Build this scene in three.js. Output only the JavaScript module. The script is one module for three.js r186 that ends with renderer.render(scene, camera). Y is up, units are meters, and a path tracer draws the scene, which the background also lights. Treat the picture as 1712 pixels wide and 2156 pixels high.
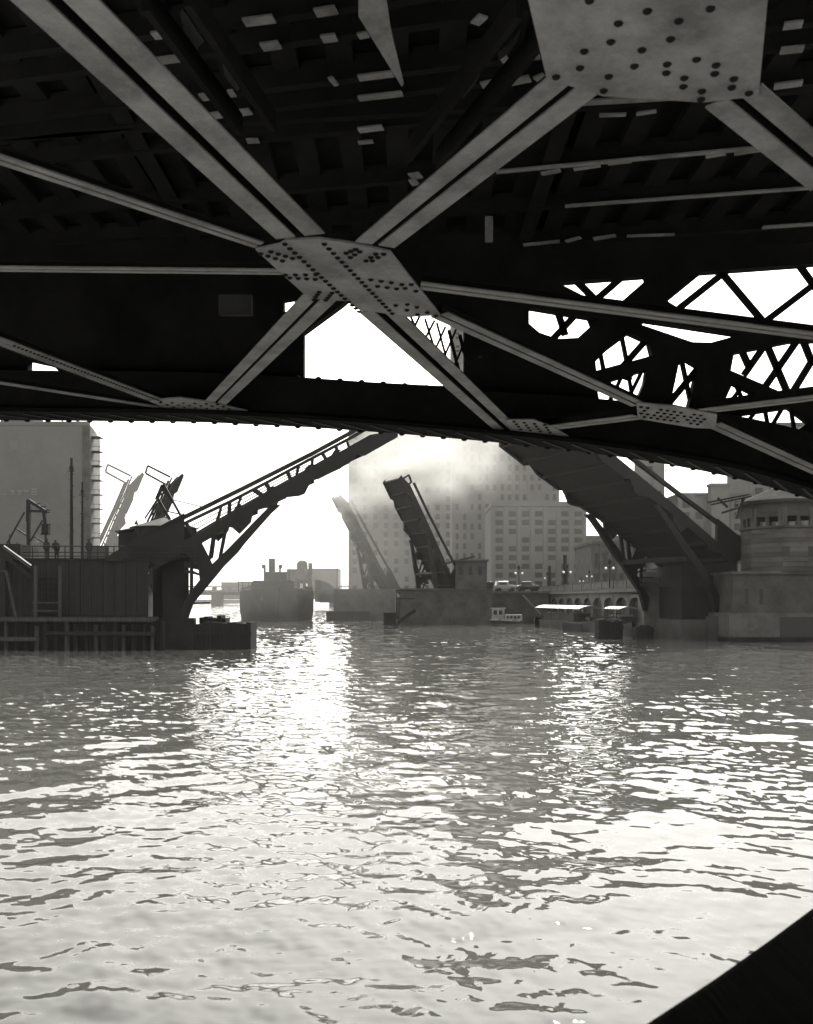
import * as THREE from 'three';
import { mergeGeometries, toCreasedNormals } from 'three/addons/utils/BufferGeometryUtils.js';
import { MarchingCubes } from 'three/addons/objects/MarchingCubes.js';

// ---------- camera: level, with a rising front (lens shift), 4.34 m above the river ----------
const EYE = 4.34;
const scene = new THREE.Scene();
const camera = new THREE.PerspectiveCamera(63.18, 1712 / 2527, 0.1, 4000);
camera.position.set(0, EYE, 0);
camera.lookAt(0, EYE, -100);
camera.setViewOffset(1712, 2527, 0, 0, 1712, 2156);
camera.focus = 32; camera.userData.fStop = 3.2;
camera.updateProjectionMatrix();

// ---------- sky: bright hazy white, brighter round the sun ----------
const SUN = new THREE.Vector3(Math.sin(0.2) * Math.cos(0.7), Math.sin(0.7), -Math.cos(0.2) * Math.cos(0.7)).normalize();
{
  const W = 512, Hh = 256, a = new Float32Array(W * Hh * 4), d = new THREE.Vector3();
  for (let j = 0; j < Hh; j++) for (let i = 0; i < W; i++) {
    const el = ((j + 0.5) / Hh - 0.5) * Math.PI, az = ((i + 0.5) / W - 0.5) * 2 * Math.PI;
    d.set(Math.cos(el) * Math.cos(az), Math.sin(el), Math.cos(el) * Math.sin(az));
    const ang = Math.acos(Math.min(1, d.dot(SUN)));
    const base = 0.9 - 0.15 * Math.max(0, Math.sin(el)) + 2.15 * Math.exp(-((ang / 0.42) ** 2)) + 0.35 * Math.exp(-((ang / 1.3) ** 2));
    const o = 4 * (j * W + i);
    a[o] = base * 1.0; a[o + 1] = base * 0.985; a[o + 2] = base * 0.93; a[o + 3] = 1;
  }
  const t = new THREE.DataTexture(a, W, Hh, THREE.RGBAFormat, THREE.FloatType);
  t.mapping = THREE.EquirectangularReflectionMapping; t.magFilter = THREE.LinearFilter; t.needsUpdate = true;
  scene.background = t; scene.environment = t;
}
const sun = new THREE.DirectionalLight(new THREE.Color().setRGB(1, 0.97, 0.9), 3);
sun.position.copy(SUN).multiplyScalar(300); sun.castShadow = true;
sun.shadow.camera.left = -120; sun.shadow.camera.right = 120; sun.shadow.camera.top = 120; sun.shadow.camera.bottom = -120; sun.shadow.camera.far = 900;
sun.shadow.mapSize.set(2048, 2048); sun.shadow.radius = 2;
scene.add(sun, sun.target);
const renderer = new THREE.WebGLRenderer({ antialias: true });
renderer.toneMapping = THREE.LinearToneMapping;
renderer.toneMappingExposure = 2.05;
renderer.shadowMap.enabled = true;
scene.fog = new THREE.FogExp2(0xf4f2ea, 0.0001);

// ---------- helpers ----------
let seed = 7;
const rnd = () => { seed = (seed * 1664525 + 1013904223) >>> 0; return seed / 4294967296; };
const R = (a, b) => a + (b - a) * rnd();
const V3 = (x, y, z) => new THREE.Vector3(x, y, z);
const taken = {};
const numbered = n => { const k = taken[n] = (taken[n] ?? -1) + 1; return k ? `${n}_${String(k).padStart(3, '0')}` : n; };

// tileable value noise, several octaves
function noiseTexture(size, octaves, lo, hi, stretch = 1, speck = 0) {
  const acc = new Float32Array(size * size);
  let amp = 1, tot = 0;
  for (const n of octaves) {
    const nx = n, ny = Math.max(1, Math.round(n / stretch)), g = Float32Array.from({ length: nx * ny }, () => rnd());
    const s = q => q * q * (3 - 2 * q);
    for (let y = 0; y < size; y++) for (let x = 0; x < size; x++) {
      const u = x / size * nx, v = y / size * ny, i = Math.floor(u), j = Math.floor(v), a = s(u - i), b = s(v - j);
      const q = (p, r) => g[(r % ny) * nx + (p % nx)];
      acc[y * size + x] += amp * ((q(i, j) * (1 - a) + q(i + 1, j) * a) * (1 - b) + (q(i, j + 1) * (1 - a) + q(i + 1, j + 1) * a) * b);
    }
    tot += amp; amp *= 0.72;
  }
  const d = new Uint8Array(size * size * 4);
  for (let k = 0; k < size * size; k++) {
    let v = acc[k] / tot; v = Math.min(1, Math.max(0, (v - 0.5) * 1.9 + 0.5));
    v = lo + (hi - lo) * v + (rnd() - 0.5) * speck;
    const c = Math.max(0, Math.min(255, v * 255));
    d[4 * k] = d[4 * k + 1] = d[4 * k + 2] = c; d[4 * k + 3] = 255;
  }
  const t = new THREE.DataTexture(d, size, size);
  t.wrapS = t.wrapT = THREE.RepeatWrapping; t.magFilter = THREE.LinearFilter; t.minFilter = THREE.LinearMipmapLinearFilter; t.needsUpdate = true;
  return t;
}
const rep = (t, sx, sy) => { const c = t.clone(); c.repeat.set(sx, sy); c.needsUpdate = true; return c; };
const nPaint = noiseTexture(512, [3, 7, 19, 53, 140], 0.45, 1, 1, 0.08);
const nStone = noiseTexture(512, [4, 9, 23, 61, 150], 0.45, 1, 1, 0.12);
const nFar = noiseTexture(512, [3, 8, 24, 70], 0.82, 1, 1, 0.05);
const nWood = noiseTexture(512, [8, 21, 64, 160], 0.35, 1, 9, 0.08);
const material = (name, g, rough, map, sx = 1, sy = sx, extra = {}) => {
  const m = new THREE.MeshPhysicalMaterial({ roughness: rough, metalness: 0, specularIntensity: extra.spec ?? 0.25 });
  m.name = name; m.color.setRGB(g, g * 0.985, g * 0.95);
  if (map) { m.map = rep(map, sx, sy); if (!extra.smooth) { m.bumpMap = m.map; m.bumpScale = extra.bumpScale ?? 0.004; } }
  return m;
};
const M = {
  pale: material('pale bridge paint with water light painted in', 0.22, 0.55, nPaint, 1.1),  // braces share the bridge steel; light off the water is put into this tone
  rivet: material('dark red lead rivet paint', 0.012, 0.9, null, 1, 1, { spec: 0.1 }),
  shadeDark: material('dark bridge steel with shade painted in', 0.013, 0.9, nPaint, 0.4, 0.4, { spec: 0.1 }),  // same steel as the braces, its shade put into a dark colour
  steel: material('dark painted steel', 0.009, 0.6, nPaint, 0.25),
  steel2: material('weathered steel', 0.06, 0.65, nPaint, 0.2),
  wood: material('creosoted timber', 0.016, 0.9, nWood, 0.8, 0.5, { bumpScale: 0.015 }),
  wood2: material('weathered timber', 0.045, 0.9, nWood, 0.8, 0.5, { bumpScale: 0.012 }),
  concrete: material('stained concrete', 0.11, 0.9, nStone, 0.12, 0.12, { bumpScale: 0.01 }),
  stone: material('limestone', 0.07, 0.9, nStone, 0.13, 0.13, { bumpScale: 0.01 }),
  stone2: material('sooty stone', 0.05, 0.9, nStone, 0.13, 0.13, { bumpScale: 0.01 }),
  brick: material('grey facade', 0.1, 0.9, nFar, 0.05, 0.05, { smooth: true }),
  pier: material('sooty dark concrete', 0.014, 0.95, nStone, 0.2, 0.2, { bumpScale: 0.01 }),
  facade: material('limestone facade', 0.1, 0.9, nFar, 0.04, 0.04, { smooth: true }),
  blind: material('drawn window blind', 0.09, 0.8),
  glassDark: material('dark window glass', 0.02, 0.25),
  roof: material('grey roof shingle', 0.06, 0.8, nPaint, 0.5),
  slate: material('dark slate', 0.04, 0.95, nPaint, 0.5, 0.5, { spec: 0.05 }),
  canvas: material('white canvas', 0.75, 0.8, nPaint, 0.3),
  white: material('white paint', 0.22, 0.5, nPaint, 0.4),
  cloth: material('dark wool coat', 0.02, 0.95),
  cloth2: material('grey work clothes', 0.12, 0.95),
  skin: material('skin', 0.3, 0.7),
  hull: material('black hull paint', 0.02, 0.6, nPaint, 0.12),
  tar: material('tarred plank', 0.004, 0.9, nWood, 1.2, 0.7, { spec: 0.1 }),
  lamp: material('opal lamp glass', 0.7, 0.25, null, 1, 1, { spec: 1 }),
};
// uv in metres, by the axis that a face looks along
function uvMetres(g) {
  if (g.index) g = g.toNonIndexed();
  const p = g.attributes.position, uv = new Float32Array(p.count * 2), a = V3(), b = V3(), c = V3(), n = V3();
  for (let i = 0; i < p.count; i += 3) {
    a.fromBufferAttribute(p, i); b.fromBufferAttribute(p, i + 1); c.fromBufferAttribute(p, i + 2);
    n.copy(b).sub(a).cross(c.clone().sub(a));
    const x = Math.abs(n.x), y = Math.abs(n.y), z = Math.abs(n.z);
    [a, b, c].forEach((v, k) => {
      const [u, w] = y >= x && y >= z ? [v.x, v.z] : x > z ? [v.z, v.y] : [v.x, v.y];
      uv[2 * (i + k)] = u; uv[2 * (i + k) + 1] = w;
    });
  }
  g.setAttribute('uv', new THREE.BufferAttribute(uv, 2));
  return g;
}
const join = list => list.length === 1 ? list[0] : mergeGeometries(list.map(g => {
  g = g.index ? g.toNonIndexed() : g;
  for (const k of Object.keys(g.attributes)) if (!['position', 'normal', 'uv'].includes(k)) g.deleteAttribute(k);
  if (!g.attributes.uv) g.setAttribute('uv', new THREE.BufferAttribute(new Float32Array(g.attributes.position.count * 2), 2));
  return g;
}));
function mesh(name, geos, m, parent, keepUv) {
  let g = join(Array.isArray(geos) ? geos : [geos]);
  if (m.map && !keepUv) g = uvMetres(g);
  const o = new THREE.Mesh(g, m);
  o.castShadow = o.receiveShadow = true;
  o.name = parent && parent !== scene ? name : numbered(name);
  (parent ?? scene).add(o);
  return o;
}
function tag(o, label, category, group, kind) {
  o.userData.label = label; o.userData.category = category;
  if (group) o.userData.group = group;
  if (kind) o.userData.kind = kind;
  return o;
}
function thing(name, label, category, pos = [0, 0, 0], turn = 0, group) {
  const o = new THREE.Group(); o.name = numbered(name); o.position.set(...pos); o.rotation.y = turn; scene.add(o);
  return tag(o, label, category, group);
}
function structure(o) { o.userData.kind = 'structure'; return o; }
const box = (x0, x1, y0, y1, z0, z1) => new THREE.BoxGeometry(x1 - x0, y1 - y0, z1 - z0).translate((x0 + x1) / 2, (y0 + y1) / 2, (z0 + z1) / 2);
// straight bar of section w x h between two points; sideways / upward offset of its axis
function bar(a, b, w, h = w, side = 0, up = 0) {
  const A = V3(...a), B = V3(...b), d = B.clone().sub(A), L = d.length(); d.normalize();
  let u = V3(0, 1, 0); if (Math.abs(d.y) > 0.97) u = V3(0, 0, 1);
  const s = d.clone().cross(u).normalize(); u = s.clone().cross(d).normalize();
  const g = new THREE.BoxGeometry(L, h, w);
  const m = new THREE.Matrix4().makeBasis(d, u, s).setPosition(A.add(B).multiplyScalar(0.5).addScaledVector(s, side).addScaledVector(u, up));
  return g.applyMatrix4(m);
}
function rod(a, b, r0, r1 = r0, n = 8) {
  const A = V3(...a), B = V3(...b), d = B.clone().sub(A);
  const g = new THREE.CylinderGeometry(r1, r0, d.length(), n);
  g.applyQuaternion(new THREE.Quaternion().setFromUnitVectors(V3(0, 1, 0), d.clone().normalize()));
  return g.translate((A.x + B.x) / 2, (A.y + B.y) / 2, (A.z + B.z) / 2);
}
const faceted = g => { g = g.toNonIndexed(); g.computeVertexNormals(); return g; };
const shapeOf = (poly, holes = []) => {
  const s = new THREE.Shape(poly.map(q => new THREE.Vector2(q[0], q[1])));
  for (const h of holes) s.holes.push(new THREE.Path(h.map(q => new THREE.Vector2(q[0], q[1]))));
  return s;
};
// upright plate with the outline poly, from z1 back to z0
const plate = (poly, z0, z1, holes) => new THREE.ExtrudeGeometry(shapeOf(poly, holes), { depth: z1 - z0, bevelEnabled: false }).translate(0, 0, z0);

// ---------- the river: one sheet, its waves a sum of many small wave trains ----------
{
  const waves = [];
  for (let k = 0; k < 104; k++) {
    const L = 0.17 * Math.pow(36, (k + rnd()) / 104), a = -Math.PI / 2 + 0.25 + R(-1, 1) * 1.5;
    const kk = 2 * Math.PI / L;
    const slope = 0.0142 * (L < 0.4 ? 0.9 : L < 0.9 ? 1.05 : L < 1.8 ? 0.8 : 0.5);
    waves.push([Math.cos(a) * kk, Math.sin(a) * kk, R(0, 6.283), slope / kk, L]);
  }
  const rows = [], cols = 720;
  for (let r = 1.2; r < 9; r += 0.05) rows.push(r);
  for (let i = 0; i < 560; i++) rows.push(9 * Math.pow(2600 / 9, Math.pow(i / 559, 1.25)));
  const A0 = 1.0, pos = new Float32Array(rows.length * (cols + 1) * 3), nor = new Float32Array(pos.length), idx = [];
  rows.forEach((r, j) => {
    const gap = j < rows.length - 1 ? rows[j + 1] - r : 50;
    for (let i = 0; i <= cols; i++) {
      const an = (i / cols * 2 - 1) * A0, x = Math.sin(an) * r, z = -Math.cos(an) * r;
      const patch = 0.75 + 0.4 * Math.sin(x * 0.21 + 1.3 * Math.sin(z * 0.13)) * Math.sin(z * 0.17 + 0.7 * Math.sin(x * 0.3 + 2));
      let h = 0, sx = 0, sz = 0;
      for (const [kx, kz, ph, am, L] of waves) {
        const big = Math.min(1, Math.max(0, L / gap - 1)), q = kx * x + kz * z + ph, m = am * (L < 1.2 ? patch : 1);
        h += Math.sin(q) * m * big; const c = Math.cos(q) * m; sx += c * kx; sz += c * kz;
      }
      const o = 3 * (j * (cols + 1) + i), n = Math.hypot(sx, 1, sz);
      pos[o] = x; pos[o + 1] = h; pos[o + 2] = z;
      nor[o] = -sx / n; nor[o + 1] = 1 / n; nor[o + 2] = -sz / n;
    }
  });
  for (let j = 0; j < rows.length - 1; j++) for (let i = 0; i < cols; i++) {
    const a = j * (cols + 1) + i, b = a + 1, c = a + cols + 1, d = c + 1;
    idx.push(a, b, c, b, d, c);
  }
  const g = new THREE.BufferGeometry();
  g.setAttribute('position', new THREE.BufferAttribute(pos, 3)); g.setAttribute('normal', new THREE.BufferAttribute(nor, 3)); g.setIndex(idx);
  const m = new THREE.MeshPhysicalMaterial({ roughness: 0.035, metalness: 0, ior: 1.34 });
  m.name = 'river water'; m.color.setRGB(0.075, 0.075, 0.07);
  const w = new THREE.Mesh(g, m); w.name = 'river_water'; w.receiveShadow = true; structure(w); scene.add(w);
}

// ---------- the bridge overhead: everything seen from below ----------
// camber of its bottom chord, metres above the camera's height, along the bridge (x)
const CAMBER = [[-40, 2.75], [-6.17, 2.75], [-3.145, 2.72], [-1.55, 2.645], [-0.15, 2.547], [1.33, 2.417], [2.48, 2.294], [3.48, 2.158], [4.35, 2.01], [5.2, 1.825], [6.17, 1.54], [12, -0.38]];
const camber = x => { for (let k = 1; k < CAMBER.length; k++) if (x <= CAMBER[k][0]) { const [a, b] = CAMBER[k - 1], [c, d] = CAMBER[k]; return b + (d - b) * (x - a) / (c - a); } return -0.4; };
const latY = x => EYE + camber(x) + 0.06;
const onLat = ([x, d], up = 0) => [x, latY(x) + up, -d];
{
  const bridge = thing('bascule_bridge', 'dark steel bridge overhead with pale riveted cross bracing under its deck', 'bridge', [0, 0, 0]);
  // riveted plate lying in the plane of the bracing
  const latPlate = (poly, th, up = 0) => {
    const g = new THREE.ExtrudeGeometry(shapeOf(poly), { depth: th, bevelEnabled: false }), p = g.attributes.position;
    for (let i = 0; i < p.count; i++) { const x = p.getX(i), d = p.getY(i), z = p.getZ(i); p.setXYZ(i, x, latY(x) + z + up, -d); }
    g.computeVertexNormals(); return toCreasedNormals(g, 0.5);
  };
  // two angles back to back with an open slot between them
  const brace = (a, b, w, slot, name = 'lateral_brace', m = M.pale) => {
    const A = onLat(a), B = onLat(b); slot *= 1.5; const leg = (w - slot) / 2, t = 0.012, o = slot / 2, up = Math.min(0.11, w * 0.3);
    const br = mesh(name, [bar(A, B, leg, t, o + leg / 2, 0.02), bar(A, B, leg, t, -o - leg / 2, 0.02)], m, bridge);
    mesh('upright_leg', [bar(A, B, t, up, o + t / 2, 0.027 + up / 2), bar(A, B, t, up, -o - t / 2, 0.027 + up / 2), bar(A, B, slot + 0.06, t, 0, 0.035 + up)], M.shadeDark, br);  // legs and filler coloured dark so the slot looks shaded
    return br;
  };
  const head = new THREE.SphereGeometry(1, 10, 6, 0, Math.PI * 2, Math.PI / 2, Math.PI / 2);
  const rivets = (parent, list, r) => { for (const q of list) { const o = mesh('rivet', head, M.rivet, parent); o.scale.set(r, r * 0.75, r); o.position.set(...onLat(q, -0.001)); } };

  // gusset plates
  const g1 = mesh('gusset_plate', latPlate([[0.467,3.963],[0.681,4.743],[0.979,4.858],[1.467,4.829],[1.703,4.721],[1.428,3.829]], 0.014), M.pale, bridge);
  rivets(g1, [[0.723,4.715],[0.821,4.619],[0.97,4.801],[0.816,4.48],[0.968,4.671],[0.919,4.388],[0.922,4.247],[1.066,4.564],[1.069,4.429],[0.77,4.108],[1.023,4.144],[1.171,4.328],[1.17,4.193],[1.274,4.09],[1.209,4.525],[1.224,4.596],[1.317,4.626],[1.334,4.7],[1.328,4.466],[1.43,4.724],[1.448,4.797],[1.426,4.495],[1.442,4.564],[1.54,4.591],[1.555,4.664],[1.648,4.697]], 0.021);
  const g2 = mesh('gusset_plate', latPlate([[-1.154,7.458],[-0.946,7.308],[-0.888,7.21],[-0.639,7.135],[-0.388,7.182],[-0.121,7.305],[0.304,8.797],[0.017,8.943],[-0.285,8.863],[-0.414,8.864],[-0.536,8.596],[-0.695,8.605],[-0.861,8.589],[-1.003,8.051]], 0.016), M.pale, bridge);
  const r2 = [];
  const row = (a, b, n) => { for (let i = 0; i < n; i++) r2.push([a[0] + (b[0] - a[0]) * i / (n - 1), a[1] + (b[1] - a[1]) * i / (n - 1)]); };
  row(...[[-0.907,7.281],[-0.432,8.868]], 19); row(...[[-0.608,7.224],[-0.129,8.854]], 19);
  row(...[[-1.124,7.524],[-0.972,7.651]], 4); row(...[[-1.036,7.465],[-0.886,7.58]], 4);
  row(...[[-0.992,7.99],[-0.737,7.925]], 4); row(...[[-0.964,8.054],[-0.752,8.045]], 4);
  row(...[[-0.817,8.606],[-0.75,8.379]], 4); row(...[[-0.711,8.595],[-0.64,8.38]], 4);
  row(...[[-0.456,7.382],[-0.38,7.287]], 3); row(...[[-0.429,7.468],[-0.353,7.332]], 3); row(...[[-0.311,7.518],[-0.233,7.358]], 3); row(...[[-0.263,7.508],[-0.172,7.346]], 3);
  row(...[[-0.291,7.959],[-0.124,7.993]], 3); row(...[[-0.241,8.116],[-0.083,8.14]], 3); row(...[[-0.039,8.018],[0.039,7.997]], 2); row(...[[-0.012,8.108],[0.079,8.157]], 2);
  row(...[[-0.096,8.602],[0.008,8.544]], 2); row(...[[0.004,8.713],[0.092,8.603]], 2); row(...[[0.099,8.815],[0.187,8.73]], 2); row(...[[0.266,8.809],[0.271,8.822]], 1.01);
  rivets(g2, r2, 0.023);
  const g3 = mesh('gusset_plate', latPlate([[2.712,11.511],[3.128,11.395],[3.67,11.528],[3.882,12.25],[3.648,12.408],[2.927,12.349]], 0.016), M.pale, bridge);
  const r3 = []; { const c = [[2.801,11.648],[3.597,11.654],[3.748,12.144],[2.924,12.16]]; for (let i = 0; i < 10; i++) for (let j = 0; j < 4; j++) { if (rnd() < 0.12) continue; const u = (i + (j % 2) * 0.5) / 10, v = j / 3; r3.push([0, 1].map(k => (c[0][k] * (1 - u) + c[1][k] * u) * (1 - v) + (c[3][k] * (1 - u) + c[2][k] * u) * v)); } }
  rivets(g3, r3, 0.026);
  const g4 = mesh('gusset_plate', latPlate([[-3.62, 13.62], [-3.1, 13.4], [-2.8, 13.55], [-2.3, 14.15], [-3.5, 14.15]], 0.016), M.pale, bridge);
  const r4 = []; for (let i = 0; i < 6; i++) for (let j = 0; j < 3; j++) r4.push([-3.45 + i * 0.16 + j * 0.05, 13.7 + j * 0.16]);
  rivets(g4, r4, 0.027);
  const g5 = mesh('gusset_plate', latPlate([[1.36, 13.4], [1.72, 13.2], [2.0, 13.5], [2.35, 14.15], [1.5, 14.15]], 0.016), M.pale, bridge);
  const r5 = []; for (let i = 0; i < 4; i++) for (let j = 0; j < 4; j++) r5.push([1.48 + i * 0.14 + j * 0.05, 13.42 + j * 0.17]);
  rivets(g5, r5, 0.026);

  // diagonals and struts of the bracing
  const run = (pts, w, slot) => brace(pts[0], pts[1], w, slot);
  run([[-1.598,4.402],[-0.78,7.152]].map(([x, d], i) => i ? [x, d] : [x - (-0.7798 - x) * 0.35 * 0 - 0.29, d - 0.97]), 0.385, 0.05);
  run([[0.831,4.797],[-0.232,7.219]], 0.31, 0.035);
  run([[1.597,4.775],[2.441,5.546]], 0.30, 0.04);
  run([[-0.259,8.871],[1.448,14.162]], 0.36, 0.055);
  run([[-0.75,8.564],[-2.935,14.389]], 0.32, 0.03);
  run([[-2.684,6.019],[-1.12,7.401]], 0.135, 0.018);
  run([[0.297,8.844],[2.776,11.664]], 0.2, 0.022);
  run([[-3.679,8.251],[-1.034,7.987]], 0.125, 0.018);
  run([[0.114,8.073],[3.633,8.255]], 0.185, 0.022);
  run([[1.834,14.003],[2.95,12.268]], 0.34, 0.03);
  run([[3.539,11.469],[4.369,9.928]], 0.3, 0.03);
  run([[3.793,12.101],[5.989,13.611]], 0.24, 0.022);
  const riveted = run([[-4.542,10.186],[-3.239,14.593]], 0.24, 0.012);
  { const [a, b] = [[-4.542,10.186],[-3.239,14.593]], list = []; for (let i = 0; i < 46; i++) for (const s of [-0.095, 0.095]) { const t = 0.12 + i / 46 * 0.68; list.push([a[0] + (b[0] - a[0]) * t + s * 0.95, a[1] + (b[1] - a[1]) * t - s * 0.25]); } rivets(riveted, list, 0.02); }
  run([[-5.541,12.427],[-3.388,14.38]], 0.13, 0.016);

  // far side truss: bottom chord following the camber, web plates pierced by the openings between members
  const chordGeo = (d0, d1, lo, hi) => {
    const top = [], bot = [];
    for (let x = -40; x <= 11.5; x += 0.5) { const grow = 0.6 + Math.max(0, x - 1) * 0.045; bot.push([x, EYE + camber(x) + lo]); top.push([x, EYE + camber(x) + hi * grow]); }
    return plate([...bot, ...top.reverse()], -d1, -d0);
  };
  const chord = mesh('bottom_chord', [chordGeo(14.2, 14.24, 0, 1), chordGeo(14.76, 14.8, 0, 1), chordGeo(14.1, 14.8, -0.02, 0.06)], M.shadeDark, bridge);
  const knob = new THREE.SphereGeometry(0.03, 8, 6);
  for (let x = -7; x < 7.5; x += 0.315) { const o = mesh('rivet', knob, M.shadeDark, chord); o.position.set(x, EYE + camber(x) - 0.025, -14.77); o.scale.set(1.5, 0.9, 1); }
  for (let x = -1.6; x < 0.9; x += 0.315) { const o = mesh('rivet', knob, M.shadeDark, chord); o.position.set(x, EYE + camber(x) + 0.6 + 0.005, -14.24); o.scale.set(1.5, 1, 1); }
  for (let x = -6; x < 7; x += 0.42) mesh('lacing_bar', bar([x, EYE + camber(x) - 0.03, -14.2], [x + 0.42, EYE + camber(x + 0.42) - 0.03, -14.7], 0.05, 0.012), M.steel, chord);
  const outline = [[-40, EYE + 3.2], [-6.17, EYE + 3.2], [-3, EYE + 3.15], [0, EYE + 2.95], [2, EYE + 2.75], [3.5, EYE + 2.5], [5.2, EYE + 2.2], [7, EYE + 1.6], [12, EYE + 0.2], [12, EYE + 5.6], [-40, EYE + 5.6]];
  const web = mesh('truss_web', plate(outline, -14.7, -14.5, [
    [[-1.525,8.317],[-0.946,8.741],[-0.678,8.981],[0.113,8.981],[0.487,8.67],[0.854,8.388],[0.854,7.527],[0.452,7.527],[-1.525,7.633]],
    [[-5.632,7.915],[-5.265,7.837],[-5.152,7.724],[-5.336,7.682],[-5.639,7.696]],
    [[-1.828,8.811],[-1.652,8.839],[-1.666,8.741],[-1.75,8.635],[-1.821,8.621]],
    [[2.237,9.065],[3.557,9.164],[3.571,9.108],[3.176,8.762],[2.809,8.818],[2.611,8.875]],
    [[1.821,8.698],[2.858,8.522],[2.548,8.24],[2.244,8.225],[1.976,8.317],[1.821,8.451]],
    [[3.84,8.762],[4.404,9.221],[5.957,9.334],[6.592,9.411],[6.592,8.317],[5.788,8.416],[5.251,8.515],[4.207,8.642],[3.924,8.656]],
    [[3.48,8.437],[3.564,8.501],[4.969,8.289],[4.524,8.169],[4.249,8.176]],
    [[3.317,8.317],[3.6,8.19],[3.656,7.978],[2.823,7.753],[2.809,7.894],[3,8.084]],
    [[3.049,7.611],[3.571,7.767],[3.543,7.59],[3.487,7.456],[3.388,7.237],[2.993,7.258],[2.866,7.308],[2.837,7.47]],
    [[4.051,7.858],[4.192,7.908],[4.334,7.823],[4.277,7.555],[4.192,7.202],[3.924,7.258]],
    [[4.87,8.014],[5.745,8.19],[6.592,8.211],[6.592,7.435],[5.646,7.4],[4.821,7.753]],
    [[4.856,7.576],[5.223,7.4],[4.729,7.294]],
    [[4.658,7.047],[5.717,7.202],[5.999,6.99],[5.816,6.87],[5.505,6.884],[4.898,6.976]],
  ].map(h => h)), M.shadeDark, bridge);
  // lattice bars across the openings
  const lattice = (list, w) => { for (const [a, b] of list) mesh('lattice_bar', bar(a, b, 0.05, w), M.shadeDark, web); };
  const lat2 = (D, pairs) => pairs;
  lattice([[[2.519,9.147,-14.62],[2.847,8.82,-14.62]], [[3.302,9.24,-14.62],[2.818,8.82,-14.62]], [[2.22,8.806,-14.62],[2.377,8.307,-14.62]], [[2.633,8.72,-14.62],[2.192,8.25,-14.62]], [[2.69,8.706,-14.62],[2.804,8.421,-14.62]],
    [[4.868,9.332,-14.62],[3.943,8.599,-14.62]], [[4.725,9.24,-14.62],[5.323,8.535,-14.62]], [[6.092,9.062,-14.62],[5.366,8.507,-14.62]], [[5.864,9.382,-14.62],[6.149,8.991,-14.62]], [[3.871,8.777,-14.62],[4.042,8.67,-14.62]],
    [[3.217,8.315,-14.62],[3.316,7.816,-14.62]], [[3.629,8.279,-14.62],[3.217,7.816,-14.62]], [[2.889,8.101,-14.62],[2.96,7.745,-14.62]],
    [[4.128,7.895,-14.62],[4.27,7.226,-14.62]], [[4.369,7.816,-14.62],[3.928,7.283,-14.62]], [[5.01,8.101,-14.62],[5.138,7.816,-14.62]], [[5.394,8.194,-14.62],[5.053,7.71,-14.62]], [[5.38,8.208,-14.62],[5.722,7.411,-14.62]], [[5.864,8.243,-14.62],[5.295,7.425,-14.62]], [[5.935,8.243,-14.62],[6.092,7.852,-14.62]], [[6.092,7.959,-14.62],[5.757,7.411,-14.62]]], 0.1);
  lattice([[[3.16,7.71,-14.62],[3.373,7.638,-14.62]], [[3.316,7.781,-14.62],[3.373,7.425,-14.62]], [[3.245,7.745,-14.62],[3.089,7.389,-14.62]], [[3.551,7.816,-14.62],[3.373,7.461,-14.62]], [[3.444,7.781,-14.62],[3.338,7.674,-14.62]], [[3.032,7.638,-14.62],[3.074,7.283,-14.62]], [[3.16,7.532,-14.62],[3.017,7.283,-14.62]], [[3.338,7.411,-14.62],[3.288,7.268,-14.62]],
    [[4.903,7.638,-14.62],[5.01,7.389,-14.62]], [[5.046,7.567,-14.62],[4.832,7.283,-14.62]], [[5.223,7.496,-14.62],[5.081,7.354,-14.62]], [[4.967,7.211,-14.62],[5.01,6.962,-14.62]], [[5.223,7.155,-14.62],[5.01,6.891,-14.62]], [[5.366,7.211,-14.62],[5.423,6.891,-14.62]], [[5.65,7.247,-14.62],[5.437,6.891,-14.62]], [[5.757,7.211,-14.62],[5.807,6.891,-14.62]]], 0.055);
  lattice([[[0.043,8.635,-14.62],[0.313,8.03,-14.62]], [[0.199,8.599,-14.62],[0.114,8.421,-14.62]], [[0.278,8.549,-14.62],[0.491,7.888,-14.62]], [[0.42,8.528,-14.62],[0.256,8.208,-14.62]], [[0.455,8.492,-14.62],[0.655,7.745,-14.62]], [[0.584,8.436,-14.62],[0.37,7.959,-14.62]], [[0.633,8.386,-14.62],[0.797,7.71,-14.62]], [[0.74,8.386,-14.62],[0.491,7.816,-14.62]], [[0.868,8.208,-14.62],[0.633,7.638,-14.62]], [[0.797,8.315,-14.62],[0.868,8.03,-14.62]]], 0.03);

  // deck above, floor beams and stringers, their shade put into a dark colour
  mesh('deck', box(-42, 42, EYE + 5.56, EYE + 6.1, -15.4, 26), M.shadeDark, bridge);
  for (const x of [-13, -8.1, -3.12, 1.75, 6.6, 11.4]) mesh('floor_beam', [box(x - 0.02, x + 0.02, EYE + 5.32, EYE + 5.56, -14.4, 10), box(x - 0.1, x + 0.1, EYE + 5.3, EYE + 5.32, -14.4, 10)], M.shadeDark, bridge);
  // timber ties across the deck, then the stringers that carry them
  for (let k = 0; k < 44; k++) mesh('deck_tie', box(-12 + k * 0.56, -11.74 + k * 0.56, EYE + 5.44, EYE + 5.57, -15.2, 6), M.shadeDark, bridge);
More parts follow.
